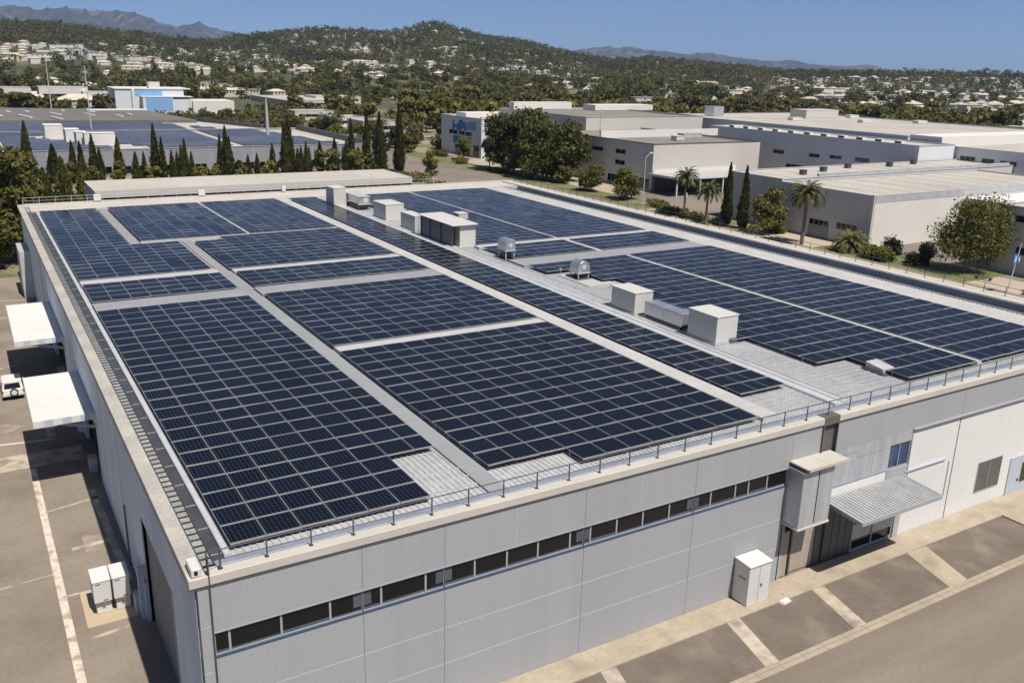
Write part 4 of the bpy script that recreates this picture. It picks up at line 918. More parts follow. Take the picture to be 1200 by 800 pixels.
b = MB(); b.box(150,230,96.6,97.2,10,11.0); b.build('upstand', M['galvdull'], t)
for i,(x,y) in enumerate(((160,104),(172,107),(186,106),(150,101),(198,108))): on_roof(['small dark vent on the darker shed roof, middle of five','small dark vent on the darker shed roof, third from the street','small dark vent on the darker shed roof, next to the farthest','small dark vent on the darker shed roof, nearest the street','small dark vent on the darker shed roof, farthest from the street'][i], x,x+1.2,y,y+1.2,10.15,11.2,'darkmetal')
t = flat_building('street_office', 'grey ribbed office with two window bands at the right edge, behind the leafy tree', 141.5,200,24,50.5,11.3,'ribwall','flatroof',.3, xwin=[(38,47.6,8.8,10.0,6),(26,36,8.8,10.0,6),(36,46.6,3.4,4.8,6),(24.5,34,3.4,4.8,6)])
b = MB(); b.box(165,200,58,72,0,8.3); tag(b.build('low_wing', M['whitewall']), 'low white wing between the ribbed shed and the street office', 'building')
# far building with the sky-blue wall
t = thing('blue_building', 'far building with a sky-blue wall panel and a white side block, beyond the factory', 'building', (71,530,0))
b = MB(); b.box(70.5,108,531,560,-2,13.3); b.box(84,100.5,524,531,-2,9.2); b.box(100.5,111,524,545,-2,8.0); b.build('wall', M['greywall'], t)
b = MB(); b.box(110.8,134.5,521,545,-2,7.3); b.build('white_block', M['whitew'], t)
b = MB(); b.box(85.6,100.2,523.9,524,1.5,8.8); b.box(80.2,96,530.9,531,9.4,12.6); b.build('blue_panel', M['skyblue'], t)
b = MB(); b.box(79.2,80.8,529.5,531,-2,13.3); b.box(109.4,111.2,523.4,525,-2,8.2); b.build('pier', M['whitew'], t)
b = MB(); b.box(70,112,530.5,560,13.3,13.8); b.box(83.5,128,523.8,545,9.2,9.6) if False else b.box(83.5,111.5,523.8,546,9.2,9.5); b.build('roof', M['whiteroof'], t)
b = MB(); b.box(89.2,95.2,532,538,13.8,17.2); b.build('penthouse', M['whitew'], t)
for i,(x0,x1,y0,y1,h,w_,r_,lab) in enumerate((
    (38,66,612,630,11.5,'housewhite','whiteroof','long white flat-roofed building far left, behind the terracotta roofs'),
    (8,34,618,632,11,'housewhite','flatroof','white flat building at the far left edge beyond the factory'),
    (62,84,604,618,9,'housewhite','whiteroof','white slab building between the far-left masts'),
    (188,232,590,680,4.5,'concwall','flatroof','very long low beige building in the middle distance'),
    (226,262,640,668,5.5,'housewall','flatroof','beige low building behind the very long low one'),
    (150,168,400,416,5,'housewhite','flatroof','pale low building left of the painted building'),
    (148,166,352,372,6,'concwall','flatroof','beige building beside the palms left of the painted building'),
    (438,470,560,585,5,'housewhite','greyroof','far white hall with a grey roof above the big hall'),
    (150,172,455,470,5,'housewall','flatroof','cream low building behind the tall cypresses'))):
    flat_building('low_building', lab, x0,x1,y0,y1,h,w_,r_,.4, ywin=[(x0+2,x1-2,h*.35,h*.65,max(3,int((x1-x0)/4)))])
def tiled(label, x0,x1,y0,y1,h, m='tile2'):
    t = thing('tiled_house', label, 'house', (x0,y0,0))
    b = MB(); b.box(x0,x1,y0,y1,-2,h); b.build('wall', M['housewhite'], t)
    b = MB(); e = .7; r = (y1-y0)/2+e; cy_ = (y0+y1)/2; zr = h+r*.42; q = MB()
    A=(x0-e,y0-e,h);B=(x1+e,y0-e,h);C=(x1+e,y1+e,h);D=(x0-e,y1+e,h);P=(x0-e+r,cy_,zr);Q=(x1+e-r,cy_,zr)
    q.v=[A,B,C,D,P,Q]; q.f=[(0,1,5,4),(1,2,5),(2,3,4,5),(3,0,4),(3,2,1,0)]; q.m=[0]*5; q.build('roof', M[m], t)
    for x in np.arange(x0+2, x1-2, 4.): b = MB(); b.box(x,x+1.3,y0-.05,y0+.1,h*.45,h*.8); b.build('window', M['glass'], t)
tiled('white house with a long tan tiled roof, far left beyond the factory', 26,41,556,568,6.2); tiled('wider white house with a tan tiled roof, beside the far-left masts', 43,66,558,572,6.0)

# street furniture
t = thing('street_lamp', 'thin grey street lamp on the verge before the paired-window works', 'street lamp', (126.6,126.8,0))
b = MB(); b.tube((126.6,126.8,0),(126.6,126.8,12.2),.11,8,r2=.07); b.tube((126.6,126.8,12.2),(127.6,126.6,13.2),.06,6); b.build('pole', M['galv'], t)
b = MB(); b.box(127.4,128.3,126.4,126.8,13.15,13.4); b.build('lamp_head', M['whitew'], t)
t = thing('street_lamp', 'tall thin street lamp with a blue banner by the sandy pavement, right edge', 'street lamp', (127.3,38.8,0))
b = MB(); b.tube((127.3,38.8,0),(127.9,38.3,7.9),.10,8,r2=.07); b.build('pole', M['galv'], t)
b = MB(); b.box(126.7,127.6,38.35,38.41,4.6,6.3); b.box(127.75,128.4,38.3,38.36,4.8,6.0); b.build('banner', M['bluepaint'], t)
b = MB(); b.box(127.05,127.35,38.32,38.35,5.0,5.9); b.box(127.95,128.2,38.27,38.3,5.1,5.7); b.build('banner_mark', M['whitew'], t)
t = thing('bollard', 'short pale bollard under the porch of the beige works', 'bollard', (151.5,148.4,0)); 
b = MB(); b.tube((151.5,139.8,0),(151.5,139.8,1.2),.28,10); b.build('post', M['whitew'], t)
def railfence(label, x, y0, y1, off):
    t = thing('street_fence', label, 'fence', (x,y0,0))
    b = MB()
    for z in (.55,1.05): b.tube((x,y0,z),(x,y1,z),.04,6)
    b.build('rail', M['galvdull'], t); proto = None
    for y in np.arange(y0, y1+.1, 3.):
        if proto is None: q = MB(); q.tube((0,0,0),(0,0,1.1),.05,6); proto = q.build('post', M['galvdull']); o = proto
        else: o = proto.copy(); col.objects.link(o)
        o.parent = t; o.location = (0, y-y0, 0)
railfence('low metal fence along the planted verge, behind the annex corner', 101.5, 150, 212, 0)
b = MB(); b.box(120.2,120.6,90,128,0,.9); tag(b.build('low_wall', M['whitew']), 'low white roadside wall in front of the hedge and palms', 'wall')
for i,(x,y) in enumerate(((131.4,55.4),(133.2,46.4))):
    t = thing('bench', ['dark low bench under the leafy tree, farther from the lamp','dark low bench on the sand near the banner lamp'][i], 'bench', (x,y,0))
    b = MB(); b.box(x-.3,x+.3,y-1.5,y+1.5,.38,.48); b.build('seat', M['darkmetal'], t)
    for s in (-1.2,1.2): b = MB(); b.box(x-.25,x+.25,y+s-.08,y+s+.08,0,.38); b.build('leg', M['darkmetal'], t)
# ---------------------------------------------------------------- vegetation
def leaf_cloud(clumps, n, size, up=.25, shell=.45, asp=1.6, seed=0):
    """n leaf-sprays spread through ellipsoid clumps (x,y,z,rx,ry,rz): vertices and quads"""
    g = np.random.default_rng(seed); c = np.asarray(clumps, float)
    vol = np.prod(c[:,3:6], axis=1)**.75; k = g.choice(len(c), n, p=vol/vol.sum())
    d = g.normal(size=(n,3)); d /= np.linalg.norm(d, axis=1)[:,None]
    rad = shell+(1-shell)*g.random(n)**.6; pos = c[k,:3] + d*rad[:,None]*c[k,3:6]*(1+.18*g.normal(size=(n,1)))
    nrm = d*.9 + g.normal(size=(n,3))*.7 + np.array([0,0,up]); nrm /= np.linalg.norm(nrm, axis=1)[:,None]
    t = np.cross(nrm, g.normal(size=(n,3))); t /= np.linalg.norm(t, axis=1)[:,None]; b = np.cross(nrm, t)
    s = size*(.6+.8*g.random((n,1)))
    p0 = pos - t*s*asp*.5; p1 = pos + b*s*.42 + t*s*.06; p2 = pos + t*s*asp*.5; p3 = pos - b*s*.42 + t*s*.06
    v = np.stack([p0,p1,p2,p3],1).reshape(-1,3); f = np.arange(4*n).reshape(-1,4)
    return v, f
def limb_mesh(segs):
    b = MB()
    for p,q,r,r2 in segs: b.tube(p,q,r,7,0,r2,cap=False)
    return b
def tree(name, label, loc, clumps, n, size, leaf, trunk, cat='tree', group=None, bark='bark', seed=0, up=.25, shell=.45, asp=1.6):
    t = thing(name, label, cat, loc, 0, group)
    v, f = leaf_cloud(clumps, n, size, up, shell, asp, seed)
    mesh_np('crown', v, f, LEAF[leaf], parent=t)
    b = limb_mesh(trunk); me = b.build('trunk', M[bark]); me.parent = t
    return t
def crown(h, r, n, seed, z0=.35, squash=.8, lean=(0,0)):
    g = random.Random(seed); out = []
    for i in range(n):
        a = g.uniform(0, 6.283); f = g.uniform(0, 1)**.5*r*.72; z = h*(z0 + (1-z0)*g.uniform(.08,.86)); k = 1-.45*max(0,(z/h-.6)/.4)
        s = r*g.uniform(.26,.46); out.append((f*k*math.cos(a)+lean[0]*z/h, f*k*math.sin(a)+lean[1]*z/h, z, s, s, s*squash))
    return out
def limbs(h, r, cl, split=.35, lean=(0,0)):
    s = [((0,0,0),(lean[0]*split,lean[1]*split,h*split),r,r*.7)]
    for c in cl[::2]: s.append(((lean[0]*split,lean[1]*split,h*split*.9),(c[0]*.85,c[1]*.85,c[2]-.05*h),r*.45,r*.12))
    return s
def broad(name, label, x, y, h, r, leaf='olive', n=1500, nc=16, size=.5, seed=1, z0=.3, tr=.3, bark='bark', group=None, cat='tree', lean=(0,0), squash=.8, shell=.45):
    cl = crown(h, r, nc, seed, z0, squash, lean); return tree(name, label, (x,y,0), cl, n, size, leaf, limbs(h, tr, cl, z0*.95, lean), cat, group, bark, seed, shell=shell)
def spire(h, r, n, size, seed):
    """up-swept leaf sprays on a tall pointed crown"""
    g = np.random.default_rng(seed); f = g.random(n)**1.15; a = g.random(n)*6.283; lob = 1+.16*np.sin(3*a+seed+f*9)+.10*np.sin(5*a-f*23+seed)
    prof = np.minimum(1, .55+f*3.)*np.clip(1-f, 0, 1)**.72
    rr = r*prof*lob*(.35+.65*g.random(n)**.45)*(1+.12*g.normal(size=n)); pos = np.stack([rr*np.cos(a), rr*np.sin(a), h*(.02+.96*f)], 1)
    out = np.stack([np.cos(a), np.sin(a), np.zeros(n)], 1); t = np.array([0,0,1.])+out*.35+g.normal(size=(n,3))*.28; t /= np.linalg.norm(t, axis=1)[:,None]
    b = np.cross(out+g.normal(size=(n,3))*.5, t); b /= np.linalg.norm(b, axis=1)[:,None]; s = size*(.6+.8*g.random((n,1)))*(1-.45*f[:,None])
    v = np.stack([pos-t*s*.9, pos+b*s*.4, pos+t*s*1.15, pos-b*s*.4], 1).reshape(-1,3); return v, np.arange(4*n).reshape(-1,4)
def cypress(label, x, y, h, r, seed, leaf='cyp', n=None, group='cypress row before the grey factory'):
    t = thing('cypress', label, 'cypress', (x,y,0), 0, group)
    v, f = spire(h, r, n or int(330*r*h/2.2), .5 if h > 8 else .42, seed); mesh_np('crown', v, f, LEAF[leaf], parent=t)
    b = MB(); b.tube((0,0,0),(0,0,h*.6),.18,7,0,.06,cap=False); b.build('trunk', M['bark']).parent = t
    return t
def near(k, a): return a[k % len(a)]
# cypresses in front of the grey factory: (x, height)
CY = [(5.9,15.4,1.5),(11.6,9.7,1.7),(16,10.6,1.1),(17.9,10.4,1.0),(21.1,11.8,1.2),(22.6,8.3,1.0),(26.9,11.1,1.3),(31,7.4,1.1),(33.2,7.4,.8),(36.4,14.4,1.2),(37.9,10.9,.9),(40.5,7.4,.8),(42,7.2,.8),(43,8.8,.9),(44.1,10.3,.9),(45.4,7.1,.8),(53.2,11.5,1.0),(54.7,13.8,1.2),(56.1,10.7,1.0),(60.7,5.9,.8),(63.8,5.9,.9),(68.1,8.6,1.0),(71.3,14.5,1.2),(73.1,16.1,1.5),(75.1,7.2,.9),(76.4,7.6,.9),(77.6,9.1,.8),(79,7.4,.8),(82.4,8.8,1.1),(87,9.7,1.2),(89.9,9.4,1.2),(94.4,7.0,1.1)]
for i,(x,h,r) in enumerate(CY):
    lab = ('%s cypress in the row before the grey factory, %s from its left end' % (('tall dark' if h > 13 else 'middling' if h > 9 else 'short'), ORD[i+1])) if i < 25 else '%s cypress in the row before the grey factory, %s from its right end' % ('middling' if h > 9 else 'short', ORD[len(CY)-i])
    cypress(lab, x, 222+random.uniform(-1.2,1.2), h*1.03, r*1.25, 100+i, 'cyp')
for i,(x,y,h,r) in enumerate(((105,216.5,20.2,1.9),(101.5,223,17.6,1.8),(99.2,218,17.8,1.7),(96.4,221,18.0,1.6),(93.4,226,15.5,1.5),(97.6,212,13,1.5))):
    cypress(['tallest dark cypress at the right end of the dense clump beside the street','dark cypress second from the right in the tall clump beside the street','dark cypress in the middle of the tall clump beside the street','dark cypress near the left of the tall clump beside the street','lower cypress at the left end of the tall clump beside the street','shortest cypress in front of the tall clump beside the street'][i], x, y, h, r, 200+i, 'cyp', None, 'tall cypress clump beside the street')
for i,(x,y) in enumerate(((131.5,104.4),(130.8,98.9))):
    cypress(['narrow cypress nearer the two palms','narrow cypress nearer the leafy street tree'][i], x, y, 13.3, 1.25, 230+i, 'cyp', 2400, 'pair of cypresses by the street')
# trees at the back left corner of the warehouse
for i,(x,y,h,r) in enumerate(((-3.5,124,19.5,5.2),(-8.5,118,17,4.6),(-1.5,132,18,4.2))):
    broad('leafy_tree', ['big olive-green tree at the back left corner of the warehouse','broad tree at the left edge of the picture, beyond the yard','tree with a rounded crown just behind the big corner tree'][i], x, y, h, r, 'bright' if i == 0 else 'olive', 5200, 34, .50, 300+i, .06, .35, shell=.6)
for i,(x,y,h,r) in enumerate(((5.6,129,16.0,3.0),(9.2,133,15.2,2.8),(3.2,136,13.5,2.6),(12.4,136,12.4,2.4),(15.6,139,11.2,2.2))):
    cypress(['bushy pointed conifer beside the corner tree, widest of its clump','pointed conifer behind the annex corner, tallest of its clump','pointed conifer hidden behind the corner tree','small pointed conifer left of the annex','smallest pointed conifer touching the annex'][i], x, y, h, r, 320+i, 'olive', 4200, 'conifers beside the annex')
# street trees
BT = [(136.5,208,17.5,7.6),(138,197,19.5,8.0),(135.5,187,17.5,7.4),(140,179,17.5,6.6)]
for i,(x,y,h,r) in enumerate(BT):
    broad('pine_tree', ['big dark pine at the left of the street clump','tallest big dark pine, centre of the street clump','broad dark pine at the right front of the street clump','dark pine with thin branches reaching over the paired-window works'][i], x, y, h, r, 'pine', 8000, 44, .66, 340+i, .12, .5, 'palebark', 'big pines by the street', shell=.5)
broad('leafy_tree','slim dark tree beside the painted building, left of the pines',137.5,218.5,12.2,2.8,'dark',1600,14,.5,350,.3,.2)
for i,(x,y,h,r,lab) in enumerate(((137.5,175.5,5.8,2.9,'small olive tree nearest the big pines'),(135.2,159.3,7.0,4.0,'round dark olive tree, middle of three on the street verge'),(134.2,142.9,7.4,4.2,'round dark olive tree nearest the street lamp'),(141,243,7.6,3.4,'small olive tree in front of the painted building'))):
    broad('street_tree', lab, x, y, h, r, 'olive', 4200, 26, .42, 360+i, .2, .22, group='small round trees along the street', shell=.55)
broad('leafy_tree','tall open-crowned leafy tree by the sandy pavement, right of the pale gable',136.3,52.0,13.8,6.4,'olive',10500,56,.30,380,.16,.24,'palebark',lean=(.5,-.8),shell=.25)
broad('leafy_tree','bushy yellow-green tree right of the two cypresses',131.2,92.6,10.2,3.8,'bright',6500,34,.32,381,.06,.2,shell=.45)
broad('conifer','small bright conifer by the annex end and the street',109.5,204,7.8,2.6,'bright',1800,20,.36,382,.05,.15,shell=.4)
def palm(label, x, y, h, R_, nf, seed, trunk=.26):
    g = random.Random(seed); t = thing('palm_tree', label, 'palm', (x,y,0), 0, 'palms along the street')
    if trunk: b = MB(); b.tube((0,0,0),(.1,.05,h),trunk*1.15,9,0,trunk*.8); b.tube((.1,.05,h),(.1,.05,h+.5),trunk*1.2,9,0,trunk*.6); o = b.build('trunk', M['palmbark']); o.parent = t
    q = MB(); 
    for k in range(nf):
        a = k*2.399+g.uniform(-.2,.2); e0 = 1.42-1.55*(k/nf)**.8; L = R_*g.uniform(.95,1.2); n = 11; p = Vector((.1,.05,h+.3)); el = e0; prev = None
        for i in range(n):
            d = Vector((math.cos(a)*math.cos(el), math.sin(a)*math.cos(el), math.sin(el))); p2 = p+d*L/n; sd = Vector((-math.sin(a), math.cos(a), 0)); wd = R_*.125*math.sin(math.pi*min(1,(i+1.2)/(n+1)))+.04
            for s in (-1,1):
                for j in range(2):
                    u = p.lerp(p2, j*.5); dn = Vector((0,0,-.35)); tip = u+sd*s*wd*1.0+d*wd*.8+dn*wd
                    q.quad(tuple(u-d*.05),tuple(u+d*.17),tuple(tip+d*.04),tuple(tip-d*.02))
            p = p2; el -= (.06+.028*i)
    o = q.build('crown', LEAF['palm']); o.parent = t
    return t
palm('palm with a thin dark trunk by the porch, left of the palm pair',129,115.2,8.6,3.6,46,1); palm('shorter palm right beside the cypresses, right of the palm pair',125.4,104.2,7.0,3.5,46,2); palm('tallest palm with a full crown, standing alone before the ribbed shed',128.7,80.8,9.2,4.3,60,3,.34)
palm('low trunkless date palm bush below the ribbed shed windows',132.2,72.2,.9,4.3,70,4,0)
for i,(x,y,h) in enumerate(((139,286,8.5),(143,300,10),(152,318,9),(137,305,8),(128,330,9))):
    palm(['slender palm beyond the street, nearest the painted building','slender palm behind the tall cypress clump, highest','slender palm farther up the street, behind the highest','slender palm left of the others up the street','farthest slender palm at the street end'][i],x,y,h,3.6,34,10+i,.25)
def shrub(label, x, y, rx, ry, h, leaf, n, seed, group='shrubs along the street'):
    g = random.Random(seed); cl = [(g.uniform(-.75,.75)*rx, g.uniform(-.75,.75)*ry, h*g.uniform(.25,.6), min(rx,1.2)*g.uniform(.5,.9), min(ry,1.2)*g.uniform(.5,.9), h*.42) for _ in range(max(8,int(rx*ry*3.6)))]
    return tree('shrub', label, (x,y,0), cl, int(n*1.9), .3, leaf, [((0,0,0),(0,0,h*.5),.08,.04)], 'shrub', group, 'bark', seed, shell=.3)
for i,(x,y,rx,ry,h,lf,n,lab) in enumerate((
    (130.6,121,2.2,5.5,1.7,'olive',1500,'long hedge before the porch, behind the lamp'),(129,112,1.6,4.5,2.0,'olive',1400,'hedge around the foot of the palm pair'),(129.2,104.5,1.4,2.6,1.8,'dark',900,'dark low hedge at the foot of the cypresses'),
    (131,64.8,2.6,3.6,2.6,'olive',1900,'wide olive hedge right of the date palm bush'),(132.4,59.0,2.2,2.6,2.2,'dark',1300,'dark shaded hedge under the leafy tree'),(137.6,66.6,1.5,1.5,3.6,'dark',900,'dark pointed shrub against the pale gable, left one'),(138.5,60.4,1.6,1.6,3.4,'dark',900,'dark pointed shrub against the pale gable, right one'),
    (134.6,131,2.5,3.5,1.6,'olive',1200,'low hedge between the verge tree and the lamp'),(134.5,233,2.4,4.0,2.2,'bright',1200,'bright shrub left of the small tree at the painted building'),(138.5,255,2.4,4.0,2.4,'olive',1100,'olive shrub at the far end of the painted building'),
    (101,196,3.2,6.0,2.4,'bright',1700,'bright hedge by the annex end, along the fence'),(100,180,3,5,1.8,'bright',1400,'bright low hedge nearer the roof corner, along the fence'),(134.5,93,1.4,2.4,1.8,'olive',700,'low shrub below the yellow-green street tree'),
    (131,36,2.2,1.5,.9,'olive',500,'low scrub behind the banner lamp'),(133,207,2.4,4.5,1.4,'olive',800,'low verge shrubs at the foot of the pines'))):
    shrub(lab, x, y, rx, ry, h, lf, n, 400+i)

for i,(x,y,h,r,lf,lab) in enumerate(((133.5,272,9,4.2,'olive','leafy tree up the street just beyond the painted building'),(136,290,8,4.0,'dark','dark leafy tree among the palms up the street'),(131,312,9,4.6,'olive','wide olive tree among the palms up the street'),(126,340,8,4.5,'dark','dark tree near the far end of the street'),(144,330,9,5,'olive','broad tree right of the palms up the street'),(118,262,9,3.8,'dark','dark tree behind the tall cypress clump'),(112,290,10,4.6,'olive','olive tree behind the tall cypress clump, larger'),(108,330,10,5,'pine','dark pine farther behind the tall cypress clump'),(104,252,8,3.2,'bright','bright tree between the factory corner and the street'))):
    broad('leafy_tree', lab, x, y, h, r, lf, 1500, 16, .6, 600+i, .12, .22, shell=.5)
for i,(x,h,r) in enumerate(((26,6,2.2),(47.5,4,2.2),(58,5.2,2.2),(66,4.2,2.4),(80.8,7.2,2.6),(84.6,8.0,2.6),(92.2,7.6,2.8),(97.5,6.4,2.6),(14,5.6,2.6),(19.5,4.5,2.2),(35,4,2.2),(50.5,3.4,2.0))):
    broad('shrub', 'yellow-green bush filling the cypress row, %s of twelve from its left end' % ORD[sorted([26,47.5,58,66,80.8,84.6,92.2,97.5,14,19.5,35,50.5]).index(x)+1], x, 219.5, h, r, 'bright', 900, 12, .5, 620+i, .05, .12, group='bushes in the cypress row', cat='shrub', shell=.45)
# ---------------------------------------------------------------- town and woods in the valley and on the hills
def polar(n, r0, r1, a0=-2, a1=63):
    r = np.sqrt(rng.random(n)*(r1*r1-r0*r0)+r0*r0); a = np.radians(a0+(a1-a0)*rng.random(n))
    return CAM.x+r*np.sin(a), CAM.y+r*np.cos(a), r
BOX = [(60,150,505,570),(150,262,500,690),(-75,106,-120,300),(106,148,-120,430),(137,305,20,268),(-10,104,225,425),(66,140,515,565),(0,90,550,635),(184,266,585,685),(145,175,345,475),(434,474,555,590)]
def free(x, y, m=0):
    ok = np.ones(len(x), bool)
    for a,b,c,d in BOX: ok &= ~((x > a-m)&(x < b+m)&(y > c-m)&(y < d+m))
    return ok
def dens(x, y):                                      # patchy settlement pattern
    return .5+.25*np.sin(x*.0071+1.1)*np.cos(y*.0083+.3)+.25*np.sin(x*.0032-y*.0041+.7)+.18*np.sin(x*.017+y*.013)
hx, hy, hr = polar(6400, 470, 3000)
d = dens(hx, hy); azd = np.degrees(np.arctan2(hx-CAM.x, hy-CAM.y))
pr = np.clip((d-.36)*2.8, .05, 1)*np.where(hr < 650, .45, 1.)*np.where((azd < 16)&(hr > 1500), .38, 1)*np.where(hr > 1900, .5, 1)
keep = (rng.random(len(hx)) < pr) & free(hx, hy, 14)
hx, hy, hr = hx[keep], hy[keep], hr[keep]
# no two houses closer than 17 m
cell = {}; idx = []
for i in np.argsort(hr):
    k = (int(hx[i]//18), int(hy[i]//18))
    if k in cell: continue
    cell[k] = 1; idx.append(i)
hx, hy, hr = hx[idx], hy[idx], hr[idx]; hz_ = zt(hx, hy)
nh = len(hx); hrot = rng.choice([0, .25, -.2, .5], nh)+rng.normal(0,.12,nh); hw = rng.uniform(8,13.5,nh)*np.where(rng.random(nh) < .12, 2.0, 1); hd = rng.uniform(7.5,11,nh); hh = rng.choice([3.4,5.6,6.2], nh, p=[.45,.4,.15]); hflat = rng.random(nh) < .3; hmat = rng.integers(0,2,nh); hrm = rng.integers(0,2,nh)
big = (rng.random(nh) < .10)&(hr > 700)&(hr < 1700); hw[big] = rng.uniform(24,44,big.sum()); hflat[big] = True; hmat[big] = 1; hh[big] = rng.choice([5.6,8.4], big.sum())
def house_geo(w_, d_, h_, flat):
    a, c = w_/2, d_/2; wv = [(-a,-c,-3),(a,-c,-3),(a,c,-3),(-a,c,-3),(-a,-c,h_),(a,-c,h_),(a,c,h_),(-a,c,h_)]; wf = [(0,1,5,4),(1,2,6,5),(2,3,7,6),(3,0,4,7)]
    e = .5; zr = h_+(.25 if flat else c*.42); r = e if flat else c*.9
    rv = [(-a-e,-c-e,h_),(a+e,-c-e,h_),(a+e,c+e,h_),(-a-e,c+e,h_)]
    if flat: rv += [(-a-e,-c-e,zr),(a+e,-c-e,zr),(a+e,c+e,zr),(-a-e,c+e,zr)]
    else: rv += [(-a+r,-.3,zr),(a-r,-.3,zr),(a-r,.3,zr),(-a+r,.3,zr)]
    rf = [(0,1,5,4),(1,2,6,5),(2,3,7,6),(3,0,4,7),(4,5,6,7),(3,2,1,0)]
    return wv, wf, rv, rf
WM = ['housewall','housewhite']; RMn = ['tile','tile2']
ZONES = [('pale house among trees in the flat valley, left of the painted building','houses in the valley, left'),('pale house among trees in the valley, behind the pines and works','houses in the valley, middle'),('pale house among trees beyond the big halls on the right','houses beyond the halls'),('small house on the slope of the cone-shaped hill','houses on the cone hill'),('small house on the long wooded ridge at the left','houses on the left ridge')]
def zone(i):
    a = math.degrees(math.atan2(hx[i]-CAM.x, hy[i]-CAM.y))
    if hr[i] > 1500: return 4 if a < 15 else 3
    return 0 if a < 26 else 1 if a < 40 else 2
order = np.argsort(-(hw*hh)/hr**2)
hp = {}
for i in order[:290]:
    k = (int(hw[i]//3), bool(hflat[i]), int(hmat[i]), int(hrm[i]), round(float(hh[i]),1)); lab, grp = ZONES[zone(i)]
    if k not in hp:
        wv, wf, rv, rf = house_geo(k[0]*3+1.5, 9., k[4], k[1]); t = thing('house', lab, 'house', (0,0,0), 0, grp)
        b = MB(); b.v = wv; b.f = wf; b.m = [0]*4; b.build('wall', M[WM[k[2]]]).parent = t
        b = MB(); b.v = rv; b.f = rf; b.m = [0]*6; b.build('roof', M['flatroof' if k[1] else RMn[k[3]]]).parent = t
        for u in (-.28, 0, .28):
            b = MB(); b.box(u*k[0]*3-.6,u*k[0]*3+.6,-4.56,-4.46,k[4]-2.3,k[4]-1.0); b.build('window', M['glass']).parent = t
        hp[k] = t
    else: t = copy_tree(hp[k]); t['label'] = lab; t['group'] = grp
    t.location = (hx[i], hy[i], hz_[i]); t.rotation_euler = (0,0,hrot[i])
far = MB()
for i in order[290:]:
    wv, wf, rv, rf = house_geo(hw[i], hd[i], hh[i], hflat[i]); c, s = math.cos(hrot[i]), math.sin(hrot[i])
    for vv, ff, mi in ((wv, wf, hmat[i]), (rv, rf, 4 if hflat[i] else 2+hrm[i])):
        n = len(far.v); far.v += [(hx[i]+x*c-y*s, hy[i]+x*s+y*c, hz_[i]+z) for x,y,z in vv]; far.f += [tuple(n+q for q in f) for f in ff]; far.m += [int(mi)]*len(ff)
tag(far.build('distant_houses', [M['housewall'], M['housewhite'], M['tile'], M['tile2'], M['flatroof']]), 'hundreds of small pale houses scattered over the far hills', 'houses', kind='stuff')
# trees: the nearest as individuals, the rest one wood
def proto_tree(kind, seed, n):
    g = random.Random(seed)
    if kind == 'round': cl = crown(8, 4.2, 12, seed, .15, .85); s = 1.15
    elif kind == 'pine': cl = crown(10, 4.6, 12, seed, .42, .55); s = 1.2
    elif kind == 'low': cl = crown(5, 4.4, 10, seed, .1, .8); s = 1.05
    else: cl = [(0,0,11*(i+.5)/9, 1.5*(1-i/9)**.6, 1.5*(1-i/9)**.6, 1.1) for i in range(9)]; s = .8
    return leaf_cloud(cl, n, s, .45, .55, 1.3, seed)
KINDS = ['round','pine','low','column']
tx, ty, tr_ = (np.concatenate(q) for q in zip(polar(38000, 262, 3300), polar(17000, 1250, 3300)))
tk = rng.choice(4, len(tx), p=[.42,.28,.22,.08])
td = .5+.5*np.sin(tx*.006-1)*np.sin(ty*.0052+2)+.3*np.sin(tx*.019+ty*.015)
keepp = np.clip(.62+.45*td, .12, 1)*np.where(tr_ < 600, 1.0, np.where(tr_ < 1400, .8, .75))
hkeys = {}
for i in range(nh):
    for dx in (-4,-3,-2,-1,0,1):
        for dy in (-4,-3,-2,-1,0,1): hkeys.setdefault((int(hx[i]//14)+dx, int(hy[i]//14)+dy), []).append(i)
ok = (rng.random(len(tx)) < keepp) & free(tx, ty, 3)
for j in np.nonzero(ok)[0]:
    for i in hkeys.get((int(tx[j]//14), int(ty[j]//14)), ()):
        ddx, ddy = tx[j]-hx[i], ty[j]-hy[i]; front = ddx*math.sin(math.atan2(hx[i]-CAM.x, hy[i]-CAM.y)) + ddy*math.cos(math.atan2(hx[i]-CAM.x, hy[i]-CAM.y))
        lat = abs(ddx*math.cos(math.atan2(hx[i]-CAM.x, hy[i]-CAM.y)) - ddy*math.sin(math.atan2(hx[i]-CAM.x, hy[i]-CAM.y)))
        if lat < hw[i]*.5+1.5 and (-18 < front < 8 or (-55 < front < 0 and tr_[j] < 1500)): ok[j] = False; break
tx, ty, tr_, tk = tx[ok], ty[ok], tr_[ok], tk[ok]; tz = zt(tx, ty); ts = rng.uniform(.75,1.5,len(tx))*np.where(tr_ > 1500, 1.3, 1.12); ta = rng.uniform(0,6.28,len(tx))
ts = np.where((tx > 55)&(tx < 150)&(ty > 420)&(ty < 506), ts*.42, ts)
